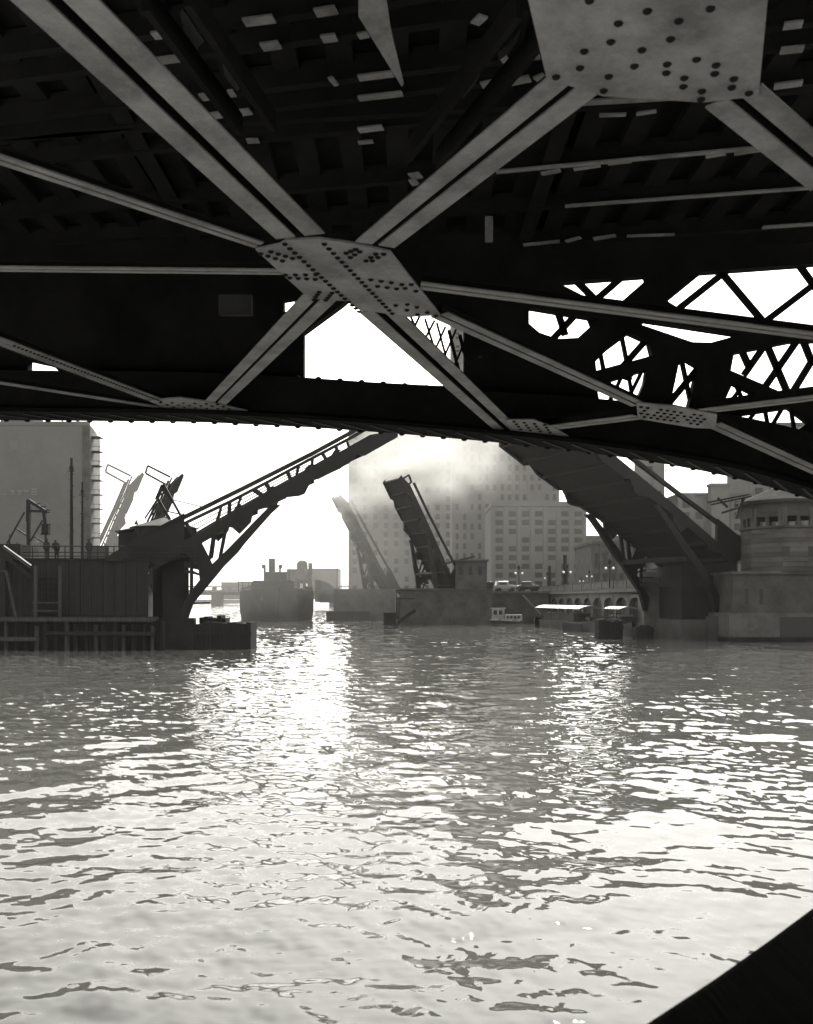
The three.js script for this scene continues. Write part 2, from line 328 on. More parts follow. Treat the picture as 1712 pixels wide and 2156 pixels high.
  for (const [a, b] of [[[-2.271,9.131],[-0.727,8.784]], [[-2.309,9.564],[-0.73,9.2]], [[-2.052,10.257],[-0.317,9.867]], [[-2.077,10.67],[-0.28,10.257]], [[-1.775,11.254],[-0.406,10.971]], [[1.141,12.078],[4.088,11.443]], [[2.163,13.111],[5.156,12.551]], [[1.763,14.547],[3.885,14.15]], [[2.592,15.26],[4.28,14.804]], [[1.869,10.405],[3.044,10.267]]]) {
    const k = (b[1] - a[1]) / (b[0] - a[0]), at = x => [x, EYE + 5.4, -(a[1] + k * (x - a[0]))];
    mesh('stringer', bar(at(-11), at(12), 0.1, 0.24), M.shadeDark, bridge);
  }
  // lengths of bottom flange, the light on them painted as pale colour
  const flange = (pts, w, m = M.pale) => { const [a, b] = pts; mesh('stringer_flange', bar([a[0], EYE + 5.25, -a[1]], [b[0], EYE + 5.25, -b[1]], w * 0.8, 0.02), m, bridge); };
  for (const [s, w] of [
    [[[1.801,10.306],[3.179,10.142]], 0.13], [[[1.101,11.964],[4.202,11.3]], 0.1], [[[2.114,13.003],[5.331,12.39]], 0.1], [[[5.012,13.748],[5.849,13.592]], 0.12],
    [[[2.089,10.569],[2.372,10.548]], 0.07], [[[2.483,10.538],[2.682,10.477]], 0.07], [[[1.661,12.017],[1.881,11.924]], 0.1], [[[2.036,11.885],[2.34,11.781]], 0.1], [[[2.426,11.755],[2.695,11.679]], 0.05],
    [[[3.543,11.554],[3.751,11.468]], 0.09], [[[3.856,11.48],[4.18,11.359]], 0.09], [[[1.728,14.429],[2.238,14.276]], 0.1], [[[2.335,14.276],[2.517,14.127]], 0.1], [[[2.72,14.182],[3.01,14.053]], 0.12], [[[3.178,14.071],[3.848,14.016]], 0.08],
    [[[2.054,15.288],[2.211,15.245]], 0.1], [[[2.56,15.159],[3.449,14.949]], 0.12], [[[3.595,14.949],[3.725,14.887]], 0.1], [[[3.917,14.846],[4.059,14.785]], 0.1], [[[4.895,14.744],[5.261,14.605]], 0.11],
    [[[-0.447,9.083],[-0.357,9.052]], 0.11], [[[-0.482,9.81],[-0.133,9.73]], 0.13], [[[-0.502,10.209],[-0.044,10.113]], 0.12], [[[-0.536,10.9],[-0.264,10.834]], 0.14], [[[-0.551,11.206],[-0.386,11.171]], 0.08],
    [[[-1.476,8.866],[-1.196,8.808]], 0.15], [[[-1.375,9.262],[-1.199,9.222]], 0.16], [[[-0.815,8.723],[-0.625,8.674]], 0.15], [[[-0.791,9.129],[-0.655,9.098]], 0.15], [[[-0.765,9.881],[-0.715,9.863]], 0.2],
    [[[-2.359,9.075],[-2.121,9.022]], 0.14], [[[-2.413,9.499],[-2.141,9.44]], 0.14], [[[-2.148,10.19],[-1.914,10.132]], 0.16], [[[-1.841,10.113],[-1.78,10.104]], 0.16], [[[-2.144,10.59],[-1.97,10.538]], 0.15], [[[-1.855,10.528],[-1.673,10.477]], 0.15], [[[-1.825,11.159],[-1.688,11.148]], 0.12],
    [[[0.918,9.482],[0.984,9.449]], 0.14], [[[1.05,9.465],[1.281,9.399]], 0.15], [[[0.766,9.954],[0.878,9.909]], 0.15], [[[1.013,9.909],[1.243,9.818]], 0.15], [[[1.304,9.845],[1.389,9.774]], 0.15], [[[0.623,8.888],[0.691,8.765]], 0.12], [[[0.047,12.098],[0.176,12.044]], 0.2], [[[0.048,12.277],[0.143,12.249]], 0.2],
    [[[3.449,8.925],[3.608,8.888]], 0.14], [[[3.573,9.326],[3.779,9.286]], 0.14], [[[3.757,9.973],[4.019,9.9]], 0.14]]) flange(s, w);
  // inclined laced struts between floor beams, with their tie plates
  for (const q of [[[-1.828,7.421],[-1.449,9.417]], [[1.032,7.6],[0.168,10.123]]]) {
    const A = [q[0][0], EYE + 4.6, -q[0][1]], B = [q[1][0], EYE + 4.6, -q[1][1]];
    mesh('laced_strut', [bar(A, B, 0.06, 0.2, 0.17), bar(A, B, 0.06, 0.2, -0.17)], M.shadeDark, bridge);
  }
  for (const q of [[[-1.78,7.765],[-1.821,7.828],[-1.835,8.056],[-1.789,8.335],[-1.7,8.2]], [[-1.603,8.444],[-1.631,8.774],[-1.566,9.037],[-1.507,8.895]], [[0.944,8.01],[0.885,8.186],[0.784,8.385],[0.803,8.503],[0.882,8.385],[0.928,8.214]], [[0.672,8.633],[0.539,8.928],[0.513,9.079],[0.525,9.148],[0.625,8.912]], [[0.368,9.209],[0.26,9.527],[0.255,9.699],[0.342,9.508]]])
    mesh('tie_plate', new THREE.ExtrudeGeometry(shapeOf(q), { depth: 0.015, bevelEnabled: false }).rotateX(-Math.PI / 2).scale(1, 1, 1).translate(0, EYE + 4.7, 0), M.steel2, bridge);
  mesh('hanger_plate', new THREE.ExtrudeGeometry(shapeOf([[-0.341,6.935],[-0.362,7.358],[-0.041,8.366],[-0.024,8.327],[-0.124,7.511],[-0.162,6.935]]), { depth: 0.02, bevelEnabled: false }).rotateX(-Math.PI / 2).translate(0, EYE + 4.4, 0), M.pale, bridge);
  mesh('bearing_plate', box(...[[1.05,9.456],[1.152,9.121]].flatMap((q, i, a) => i ? [] : [a[0][0], a[1][0], a[1][1], a[0][1]]), -13.05, -13), M.pale, bridge);
  mesh('bearing_plate', box(...[[-2.602,8.569],[-2.142,8.293]].flatMap((q, i, a) => i ? [] : [a[0][0], a[1][0], a[1][1], a[0][1]]), -13.6, -13.5), M.steel2, bridge);
}

// ---------- raised leaves: one model of a truss leaf, its origin at the trunnion of one truss, the other truss behind it ----------
function makeLeaf(m, deckM, LEAF_W, full) {
  const leaf = new THREE.Group();
  const T = [[1.847,6.385]][0], rel = poly => poly.map(([s, y]) => [s - T[0], y - T[1]]);
  const strip = (line, w) => { const p = rel(line), up = [], dn = []; p.forEach(([x, y], i) => { const a = p[Math.max(0, i - 1)], b = p[Math.min(p.length - 1, i + 1)], l = Math.hypot(b[0] - a[0], b[1] - a[1]), nx = -(b[1] - a[1]) / l * w / 2, ny = (b[0] - a[0]) / l * w / 2; up.push([x + nx, y + ny]); dn.push([x - nx, y - ny]); }); return [...up, ...dn.reverse()]; };
  const topLine = [[-1.217,9.818],[3.848,12.479],[7.685,14.5],[14.117,17.979],[19.307,20.995]], secondLine = [[-0.488,9.625],[3.094,11.523],[6.479,13.25],[9.735,15.058],[13.301,17.1],[17.663,19.55],[20.255,21.099]];
  const deckTop = [[-0.61,7.743],[3.01,9.953],[6.137,11.909],[9.604,14.053],[14.117,16.741],[19.685,20.026],[22.462,20.597]];
  const deckLow = [[22.462,19.958],[19.26,18.063],[18.459,18.157],[17.57,17.171],[14.709,15.617],[14.026,15.588],[13.346,14.193],[12.94,14.001],[11.684,13.824],[10.264,13.119],[8.51,12.282],[8.336,11.411],[7.339,10.35],[6.694,10.894],[6.393,10.929],[3.932,9.421],[3.638,8.82],[2.178,8.457],[0,7.124]];
  const arm = [[1.971,3.602],[3.345,5.591],[4.86,7.562],[6.393,9.083],[7.711,10.462],[8.554,11.374],[10.264,13.119],[11.061,13.059],[10.176,12.245],[7.711,9.41],[7.167,8.667],[5.88,7.36],[5.369,6.713],[3.177,4.064],[2.511,2.036],[2.22,2.038]];
  const knuckle = [[2.303,9.557],[3.932,9.421],[4.606,8.113],[4.86,7.562],[3.764,6.103],[3.68,6.952],[3.303,7.839],[2.303,8.712]];
  const tail = [[-4.718,7.77],[-1.217,10.026],[2.386,12.094],[2.386,9.474],[-0.61,7.66]];
  for (const [z, side] of [[0, -1], [-LEAF_W, 1]]) {
    const pl = (name, poly, t, parent = leaf) => mesh(name, plate(poly, z - t / 2, z + t / 2), m, parent);
    const chord = z === 0 || full ? pl('top_chord', strip(topLine, 0.4), 0.4) : null;
    if (z === 0 || full) pl('arm', rel(arm), 0.6);
    if (z !== 0) { pl('deck_girder', rel([...deckTop, ...deckLow]), 0.5); pl('tail_girder', rel(tail), 0.4); continue; }
    pl('railing_beam', strip(secondLine, 0.3), 0.2);
    pl('deck_girder', rel([...deckTop, ...deckLow]), 0.5);
    pl('knuckle_plate', rel(knuckle), 0.45);
    pl('tail_girder', rel(tail), 0.4);
    pl('post', rel([[4.818,10.121],[5.242,10.387],[4.945,8.16],[4.479,7.812]]), 0.3);
    pl('post', rel([[5.88,10.616],[6.265,10.883],[5.71,8.172],[5.284,7.481]]), 0.3);
    pl('post', rel([[2.885,8.722],[3.177,8.727],[3.177,5.209],[2.885,4.912]]), 0.25);
    pl('brace', rel([[2.386,7.784],[3.219,7.711],[3.89,7.252],[3.89,6.997],[3.303,7.118],[2.386,7.277]]), 0.2);
    pl('brace', rel([[2.386,7.023],[3.219,6.947],[3.764,6.698],[3.764,6.528],[3.052,6.692],[2.386,6.77]]), 0.15);
    // posts of the railing truss between the second bar and the deck girder
    for (const q of [[[2.386,11.165],[2.719,11.216],[3.47,10.175],[3.136,9.998]], [[5.539,12.704],[5.795,12.841],[5.497,11.505],[5.072,11.237]], [[6.265,13.157],[6.608,13.34],[6.565,12.136],[6.179,11.953]], [[7.339,13.754],[7.642,13.894],[7.124,12.454],[6.866,12.317]], [[8.423,14.269],[8.859,14.502],[9.56,14.052],[9.209,13.778]], [[9.56,14.921],[9.911,15.109],[10.352,14.43],[10,14.242]],
      [[11.595,16.054],[11.908,16.244],[12.221,15.555],[11.908,15.367]], [[12.625,16.628],[12.94,16.818],[12.76,16.018],[12.49,15.874]], [[13.98,17.398],[14.253,17.544],[14.207,16.701],[13.935,16.556]], [[14.937,17.933],[15.212,18.124],[15.579,17.565],[15.304,17.374]], [[16.224,18.667],[16.501,18.86],[16.733,18.248],[16.455,18.055]], [[17.337,19.308],[17.523,19.408],[17.757,18.838],[17.523,18.736]]]) pl('railing_post', rel(q), 0.14);
    // small gussets where posts meet the girder
    for (const q of [[[6.608,12.223],[7.124,13.014],[7.642,12.773],[7.729,12.948]], [[9.56,13.965],[10,14.677],[11.061,14.894]], [[13.12,16.122],[13.753,16.945],[14.572,16.984]], [[15.763,17.663],[16.224,18.399],[17.058,18.533]]]) pl('gusset', rel(q), 0.12);
    // walkway hand rails
    for (const f of [0.36, 0.68]) {
      const a = secondLine, b = deckTop, mid = [[1, 1], [2, 2], [3, 3], [4, 4]].map(([i, j]) => [(a[i][0] * (1 - f) + b[j][0] * f), (a[i][1] * (1 - f) + b[j][1] * f)]);
      pl('hand_rail', strip(mid, 0.09), 0.08);
    }
    const low = rel([[3.261,4.107],[4.606,4.106]]); pl('inspection_platform', strip([[3.177,4.064],[4.606,4.106]], 0.14), 1.0, leaf);
    void low; void chord; void side;
  }
  // floor of the roadway between the trusses, with floor beams under it
  const a = [[0,7.542]][0], b = [[22.268,20.312]][0], A = [a[0] - T[0], a[1] - T[1]], B = [b[0] - T[0], b[1] - T[1]];
  const len = Math.hypot(B[0] - A[0], B[1] - A[1]), ux = (B[0] - A[0]) / len, uy = (B[1] - A[1]) / len;
  mesh('roadway', bar([A[0], A[1], -LEAF_W / 2], [B[0], B[1], -LEAF_W / 2], LEAF_W - 0.5, 0.3), deckM, leaf);
  for (let k = 0; k < 9; k++) { const t = 0.04 + k / 8.4, x = A[0] + (B[0] - A[0]) * t, y = A[1] + (B[1] - A[1]) * t, h = 0.42; mesh('floor_beam', bar([x + uy * h / 2, y - ux * h / 2, -0.25], [x + uy * h / 2, y - ux * h / 2, -LEAF_W + 0.25], 0.22, h), m, leaf); }
  if (full) for (const [x, y] of [[[3.261,5.124]][0], [[5.838,7.702]][0]]) mesh('cross_strut', bar([x - T[0], y - T[1], -0.3], [x - T[0], y - T[1], -LEAF_W + 0.3], 0.4, 0.5), m, leaf);
  return leaf;
}
const A24 = 24 * Math.PI / 180;
function putLeaf(o, label, [x, y, d], turn, raise, { size = 1 } = {}) {
  o.name = numbered('raised_bridge_leaf'); scene.add(o); tag(o, label, 'bridge leaf', 'raised bascule leaves');
  o.rotation.order = 'YXZ'; o.rotation.set(0, turn, raise); o.position.set(x, y, -d); o.scale.setScalar(size);
  return o;
}
const TR = [[1.847,6.385]][0], A0 = 20 * Math.PI / 180;
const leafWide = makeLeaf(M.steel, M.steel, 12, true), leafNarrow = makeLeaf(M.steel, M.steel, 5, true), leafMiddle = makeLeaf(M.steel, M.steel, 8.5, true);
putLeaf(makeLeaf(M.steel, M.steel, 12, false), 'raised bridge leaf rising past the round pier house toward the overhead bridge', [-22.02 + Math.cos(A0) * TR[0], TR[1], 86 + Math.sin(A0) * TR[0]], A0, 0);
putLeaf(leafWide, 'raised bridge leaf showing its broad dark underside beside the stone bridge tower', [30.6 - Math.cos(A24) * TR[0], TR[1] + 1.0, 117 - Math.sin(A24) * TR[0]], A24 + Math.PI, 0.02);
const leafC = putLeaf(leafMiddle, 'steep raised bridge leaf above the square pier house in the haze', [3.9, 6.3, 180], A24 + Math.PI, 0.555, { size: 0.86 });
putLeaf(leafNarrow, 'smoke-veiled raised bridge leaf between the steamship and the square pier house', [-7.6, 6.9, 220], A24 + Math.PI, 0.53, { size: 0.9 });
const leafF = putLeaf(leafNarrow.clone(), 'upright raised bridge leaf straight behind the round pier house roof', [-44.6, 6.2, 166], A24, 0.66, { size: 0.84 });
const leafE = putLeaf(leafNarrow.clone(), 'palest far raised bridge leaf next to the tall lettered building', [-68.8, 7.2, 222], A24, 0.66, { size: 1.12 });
// barrier frames that stick out over the road at the leaf tips
for (const [leaf, n] of [[leafE, 5], [leafF, 5], [leafC, 3.4]]) {
  const e = [[20.255,21.325]][0], P0 = [e[0] - TR[0], e[1] - TR[1]], u = [-0.5, 0.87], v = [0.87, 0.5];
  const q = [[0, 0], [n, 0.2], [n - 0.2, -1.4], [0, -1.8]].map(([a, b]) => [P0[0] + u[0] * a + v[0] * b, P0[1] + u[1] * a + v[1] * b, -1]);
  mesh('tip_barrier', [[0, 1], [1, 2], [2, 3]].map(([a, b]) => bar(q[a], q[b], 0.34, 0.36)), M.steel, leaf);
}

// ---------- left bank: pier, timber wharf, house, fittings, people ----------
{
  const D = 85, DK = 7.84;
  const pier = thing('bridge_pier', 'dark concrete bridge pier with boarded face and pipe railing on the left bank', 'pier', [0, 0, 0]);
  const slab = (poly, y0, y1) => new THREE.ExtrudeGeometry(shapeOf(poly), { depth: y1 - y0, bevelEnabled: false }).rotateX(-Math.PI / 2).translate(0, y0, 0);
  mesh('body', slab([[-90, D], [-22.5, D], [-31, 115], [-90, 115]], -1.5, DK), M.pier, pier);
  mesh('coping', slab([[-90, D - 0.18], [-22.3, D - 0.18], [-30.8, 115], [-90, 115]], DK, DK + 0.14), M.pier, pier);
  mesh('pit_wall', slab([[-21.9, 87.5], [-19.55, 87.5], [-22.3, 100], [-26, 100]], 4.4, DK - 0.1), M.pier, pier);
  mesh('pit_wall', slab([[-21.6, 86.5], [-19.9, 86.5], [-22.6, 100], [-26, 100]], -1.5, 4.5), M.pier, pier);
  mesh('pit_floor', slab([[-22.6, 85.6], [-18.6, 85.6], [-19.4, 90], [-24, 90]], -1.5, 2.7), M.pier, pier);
  // board-marked facing
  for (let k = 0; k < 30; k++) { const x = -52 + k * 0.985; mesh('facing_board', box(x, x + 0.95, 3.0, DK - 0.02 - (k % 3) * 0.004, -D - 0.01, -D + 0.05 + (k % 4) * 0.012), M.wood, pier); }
  const rail = mesh('railing', [1.16, 0.62, 0.3].map(h => rod([-34.2, DK + h + 0.05, -D], [-18.2, DK + h, -D], 0.045)), M.steel, pier);
  for (let k = 0; k < 12; k++) { const x = -34 + k * 1.42; mesh('post', rod([x, DK, -D], [x, DK + 1.2, -D], 0.05), M.steel, rail); }
  tag(pier, pier.userData.label, 'pier');

  const wharf = thing('timber_wharf', 'low dark timber wharf with upright piles and horizontal walers along the pier foot', 'wharf', [0, 0, 0]);
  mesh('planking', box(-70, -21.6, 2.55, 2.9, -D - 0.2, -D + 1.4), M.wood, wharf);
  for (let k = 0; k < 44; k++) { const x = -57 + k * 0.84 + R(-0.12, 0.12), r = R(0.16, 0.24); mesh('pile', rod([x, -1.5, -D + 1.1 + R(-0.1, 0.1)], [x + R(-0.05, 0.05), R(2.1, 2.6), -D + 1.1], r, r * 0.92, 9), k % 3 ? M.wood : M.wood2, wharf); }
  for (const [y, x0, x1, m] of [[2.72, -70, -21.5, M.wood2], [1.05, -70, -31.6, M.wood2], [1.5, -31, -21.5, M.wood]]) mesh('waler', bar([x0, y, -D + 1.45], [x1, y - 0.05, -D + 1.5], 0.3, 0.34), m, wharf);
  for (let k = 0; k < 3; k++) mesh('backing_board', box(-70, -21.7, 0.1 + k * 0.8, 0.82 + k * 0.8, -D + 0.6, -D + 0.68 + k * 0.02), M.wood, wharf);

  // fender cribs standing in the water
  const crib = (label, [x, d], w, h, dep, group, name = 'timber_fender') => {
    const c = thing(name, label, 'fender', [x, 0, -d], 0, group);
    const n = Math.max(4, Math.round(w / 0.42));
    for (let k = 0; k < n; k++) { const bw = w / n, bx = -w / 2 + (k + 0.5) * bw, top = h + R(-0.16, 0.12); mesh('plank', box(bx - bw * 0.48, bx + bw * 0.48, -1.5, top, -dep / 2, dep / 2 + R(-0.05, 0.05)), M.wood, c); }
    mesh('waler', box(-w / 2 - 0.06, w / 2 + 0.06, h * 0.55, h * 0.55 + 0.28, dep / 2, dep / 2 + 0.16), M.wood, c);
    return c;
  };
  crib('large dark plank fender crib beside the raised leaf foot at the wharf end', [-16.2, 87.6], 5.0, 2.3, 3.4);
  crib('taller short fender crib between the wharf and the large plank crib', [-17.6, 89.6], 2.4, 2.85, 2.2);
  crib('square dark pile cluster standing free in front of the moored canopy boat', [22.8, 110], 2.7, 2.1, 2.4);
  crib('dark pile cluster against the foot of the concrete viaduct end pier', [26.4, 109], 1.9, 1.5, 2);

  // stair down the face to the wharf, with two pale posts
  const stair = thing('wharf_stair', 'timber stair with two pale posts between the pier deck and the wharf', 'stair', [-30.9, 2.9, -D + 0.9]);
  for (const x of [-1.05, 1.05]) mesh('post', box(x - 0.12, x + 0.12, 0, 4.4, -0.12, 0.12), M.wood2, stair);
  for (let k = 0; k < 8; k++) mesh('tread', box(-0.95, 0.95, 0.3 + k * 0.45, 0.36 + k * 0.45, -0.6 + 0.02 * k, -0.1), M.wood, stair);
  for (const y of [0.45, 1.15]) mesh('cross_rail', box(-1.25, 1.2, y, y + 0.13, 0.13, 0.2), M.wood2, stair);
  const upper = thing('deck_stair', 'open stair with a bright sloping hand rail at the left end of the pier railing', 'stair', [-33, 0, -D + 0.6]);
  mesh('hand_rail', rod([-1.8, 9.05, 0], [0.55, 7.35, 0], 0.055), M.lamp, upper);  // sunlit look of this rail put into a near-white material
  mesh('hand_rail', rod([-1.75, 8.85, 0.3], [0.6, 7.1, 0.3], 0.04), M.steel2, upper);
  mesh('stringer', bar([-1.9, 8.2, 0.1], [1.2, 5.9, 0.1], 0.1, 0.3), M.wood, upper);
  for (let k = 0; k < 8; k++) mesh('tread', box(-1.8 + k * 0.38, -1.45 + k * 0.38, 8.1 - k * 0.28, 8.16 - k * 0.28, -0.5, 0.1), M.wood, upper);
  const shed = thing('wharf_shed', 'low dark timber shed with a pale leaning post at the left edge of the wharf', 'shed', [-40, 2.9, -D + 0.3]);
  mesh('wall', box(-8, 5.3, 0, 4.9, -2, 0.3), M.wood, shed);
  mesh('upper_wall', box(-8, 6.6, 4.9, 6.3, -2, 0.3), M.wood, shed);
  mesh('post', bar([5.45, 4, 0.5], [6.3, 0, 0.5], 0.2, 0.2), M.wood2, shed);
  mesh('beam', box(1, 5.5, 3.9, 4.02, 0.31, 0.4), M.wood2, shed);

  // round pier house
  const house = thing('pier_house', 'round wooden pier house with a low shingled conical roof on the left bank', 'bridge house', [-22.6, DK, -91]);
  mesh('wall', faceted(new THREE.CylinderGeometry(3.0, 3.0, 3.3, 10)).translate(0, 1.65, 0), M.wood, house);
  const rf = mesh('roof', new THREE.ConeGeometry(3.25, 1.0, 10).translate(0, 3.72, 0), M.roof, house, true);
  mesh('finial', rod([0.2, 4.0, 0], [0.2, 4.3, 0], 0.12, 0.05), M.steel, rf);
  mesh('annex', box(-3.8, -2.2, 0, 2.75, -1.8, 1.6), M.wood, house);
  mesh('annex_roof', bar([-4.0, 2.75, 0], [-2.0, 3.15, 0], 3.8, 0.14), M.roof, house);
  mesh('vent_pipe', [rod([-1.05, 3.6, 0], [-1.05, 5.3, 0], 0.06), new THREE.ConeGeometry(0.22, 0.5, 8).translate(-2.6, 3.8, 0)], M.steel, house);
  for (let k = 0; k < 4; k++) { const a = -0.9 + k * 0.55; mesh('window', new THREE.BoxGeometry(0.75, 1.1, 0.08).rotateY(a).translate(Math.sin(a) * 2.9, 2.0, Math.cos(a) * 2.9), M.glassDark, house); }

  // raised crossing gate: an A shaped lattice frame
  const gate = thing('crossing_gate', 'pointed lattice crossing gate standing raised beside the leaf', 'gate', [0, 0, -89]);
  const gp = (x, y) => [(x - 856) / 2054.4 * 89, EYE + (1263.5 - y) / 2054.4 * 89, 0];
  void gp;
  const seg = (pts, w) => bar([pts[0][0], pts[0][1], 0], [pts[1][0], pts[1][1], 0], w, w);
  for (const [s, w] of [[[[-22.224,14.846],[-22.787,13.503]], 0.3], [[[-22.744,13.676],[-21.574,11.683]], 0.26], [[[-22.181,14.846],[-21.401,13.416]], 0.3], [[[-21.401,13.503],[-20.534,11.943]], 0.2], [[[-22.744,13.503],[-23.87,11.77]], 0.13], [[[-22.657,13.243],[-23.394,11.856]], 0.09]]) mesh('leg', seg(s, w), M.steel, gate);
  for (const [s, w] of [[[[-22.657,13.849],[-21.747,14.282]], 0.14], [[[-22.484,14.282],[-21.921,14.456]], 0.2], [[[-21.921,12.463],[-20.794,12.203]], 0.12], [[[-21.401,13.503],[-18.672,12.853]], 0.09]]) mesh('tie_bar', seg(s, w), M.steel, gate);

  // trolley wire frame with cross-arms and a transformer box
  const fr = thing('signal_frame', 'braced timber wire frame with cross-arms and a hanging box behind the railing', 'wire frame', [0, 0, -90]);
  for (const [s, w] of [[[[-34.871,13.605],[-34.828,8.655]], 0.3], [[[-34.871,11.59],[-34.828,13.605]], 0.36], [[[-33.426,12.554],[-33.251,11.152]], 0.3], [[[-33.251,10.627],[-33.294,9.531]], 0.16]]) mesh('post', seg(s, w), M.steel, fr);
  for (const [s, w] of [[[[-34.871,13.562],[-33.163,12.423]], 0.28], [[[-34.784,12.554],[-33.119,12.51]], 0.24], [[[-35.222,12.466],[-36.843,9.575]], 0.12], [[[-33.557,11.722],[-34.696,9.75]], 0.12], [[[-36.098,10.977],[-34.871,10.188]], 0.12], [[[-34.346,10.188],[-33.382,9.619]], 0.12]]) mesh('brace', seg(s, w), M.steel, fr);
  for (const s of [[[-34.258,13.211],[-33.732,13.211]], [[-33.82,12.948],[-33.207,12.948]], [[-33.338,12.642],[-32.812,12.642]], [[-33.251,12.423],[-32.856,12.423]], [[-33.732,11.327],[-32.812,11.327]], [[-33.732,10.407],[-32.944,10.407]]]) mesh('cross_arm', seg(s, 0.09), M.steel, fr);
  mesh('box', box(...[[-33.557,10.407],[-32.944,11.327]].flatMap((q, i, a) => i ? [] : [a[0][0], a[1][0], a[0][1], a[1][1]]), -0.3, 0.3), M.steel, fr);

  // stepped poles
  const pole = (label, x, y, d, h, r) => {
    const p = thing('utility_pole', label, 'pole', [x, y, -d], 0, 'poles on the left bank');
    mesh('shaft', rod([0, 0, 0], [0, h, 0], r, r * 0.6), M.wood, p);
    for (let k = 0; k < Math.floor((h - 2.4) / 0.52); k++) mesh('step', rod([0, 2.4 + k * 0.52, 0], [(k % 2 ? 1 : -1) * 0.24, 2.4 + k * 0.52, 0], 0.03), M.steel, p);
    mesh('cap', rod([0, h - 1.1, 0], [0, h - 0.75, 0], r * 1.1), M.steel, p);
    mesh('cross_arm', bar([-0.3, h - 1.2, 0], [0.3, h - 1.2, 0], 0.08), M.steel, p);
  };
  pole('tall stepped pole rising in front of the lettered building', -30.9, DK, 90, 9.6, 0.19);
  pole('shorter thin stepped pole standing next to the tall stepped pole', -29.9, DK, 90, 7.4, 0.13);
  pole('low thin post at the left end of the pier behind the wire frame', -36.6, DK, 90, 2.6, 0.07);
  const lampPost = thing('deck_lamp', 'stubby cylinder deck lamp behind the left end of the pier railing', 'lamp', [-36.1, DK + 0.3, -90.5]);
  mesh('body', rod([0, 0, 0], [0, 1.1, 0], 0.14), M.steel, lampPost); mesh('cap', rod([0, 1.1, 0], [0, 1.6, 0], 0.07, 0.03), M.steel, lampPost);
  const crate = thing('equipment_box', 'square grey box on the pier deck behind the railing', 'box', [-27.6, DK + 0.14, -87.5]);
  mesh('case', box(-0.75, 0.75, 0, 1.15, -0.5, 0.5), M.steel2, crate); mesh('lid', box(-0.8, 0.8, 1.15, 1.22, -0.55, 0.55), M.steel2, crate);

  // people on the deck
  const person = (label, x, d, y, bones, m, extra = []) => {
    const lo = [-0.6, -0.05, -0.5], size = 1.95, n = 56, mc = new MarchingCubes(n, m, false, false, 60000), f = mc.field;
    const dist = (p, a, b, r0, r1) => { const ax = b[0] - a[0], ay = b[1] - a[1], az = b[2] - a[2], px = p[0] - a[0], py = p[1] - a[1], pz = p[2] - a[2], t = Math.max(0, Math.min(1, (px * ax + py * ay + pz * az) / (ax * ax + ay * ay + az * az + 1e-9))); return Math.hypot(px - ax * t, py - ay * t, pz - az * t) - (r0 + (r1 - r0) * t); };
    for (let k = 0; k < n; k++) for (let j = 0; j < n; j++) for (let i = 0; i < n; i++) {
      const p = [lo[0] + i / (n - 1) * size - 0.35, lo[1] + j / (n - 1) * size, lo[2] + k / (n - 1) * size - 0.45]; let e = 0;
      for (const [a, b, r0, r1] of bones) e += Math.exp(-dist(p, a, b, r0, r1) * 26);
      f[i + j * n + k * n * n] = Math.log(e + 1e-12) / 26;
    }
    mc.isolation = 0; mc.update();
    const g = new THREE.BufferGeometry(), c = mc.count, P = mc.positionArray.slice(0, 3 * c), q = new Float32Array(P.length), h = n / 2;
    for (let i = 0; i < c; i++) for (let a = 0; a < 3; a++) q[3 * i + a] = lo[a] + ((P[3 * i + a] * h + h) / (n - 1)) * size - [0.35, 0, 0.45][a];
    g.setAttribute('position', new THREE.BufferAttribute(q, 3)); g.setAttribute('normal', new THREE.BufferAttribute(mc.normalArray.slice(0, 3 * c), 3));
    const o = thing('person', label, 'person', [x, y, -d], 0, 'people on the pier');
    const b = mesh('body', g, m, o); b.castShadow = true;
    for (const e of extra) mesh(e[0], e[1], e[2], o);
    return o;
  };
  const stand = (lean, coat) => [[[-0.1, 0.08, 0.05], [-0.1, 0.48, 0], 0.06, 0.075], [[-0.1, 0.48, 0], [-0.09, 0.9, 0], 0.08, 0.1], [[0.1, 0.08, 0.05], [0.1, 0.48, 0], 0.06, 0.075], [[0.1, 0.48, 0], [0.09, 0.9, 0], 0.08, 0.1],
    [[-0.1, 0.04, 0.05], [-0.11, 0.04, 0.18], 0.045, 0.035], [[0.1, 0.04, 0.05], [0.11, 0.04, 0.18], 0.045, 0.035],
    [[0, 0.85, 0], [0, 1.15, lean * 0.5], coat, coat * 0.95], [[0, 1.1, lean * 0.4], [0, 1.38, lean], coat * 0.95, 0.15], [[-0.15, 1.38, lean], [0.15, 1.38, lean], 0.1, 0.1],
    [[-0.2, 1.36, lean], [-0.27, 1.08, lean * 0.8], 0.065, 0.055], [[-0.27, 1.08, lean * 0.8], [-0.2, 0.86, lean + 0.2], 0.05, 0.04], [[0.2, 1.36, lean], [0.27, 1.08, lean * 0.8], 0.065, 0.055], [[0.27, 1.08, lean * 0.8], [0.2, 0.88, lean + 0.2], 0.05, 0.04],
    [[0, 1.42, lean], [0, 1.52, lean + 0.02], 0.055, 0.055], [[0, 1.6, lean + 0.03], [0, 1.67, lean + 0.03], 0.085, 0.09], [[0, 1.6, lean + 0.1], [0, 1.6, lean + 0.13], 0.02, 0.012]];
  const cap = (m, lean) => ['cap', [new THREE.CylinderGeometry(0.11, 0.115, 0.07, 12).translate(0, 1.74, lean + 0.03), new THREE.CylinderGeometry(0.13, 0.13, 0.015, 12).translate(0, 1.705, lean + 0.07)], m];
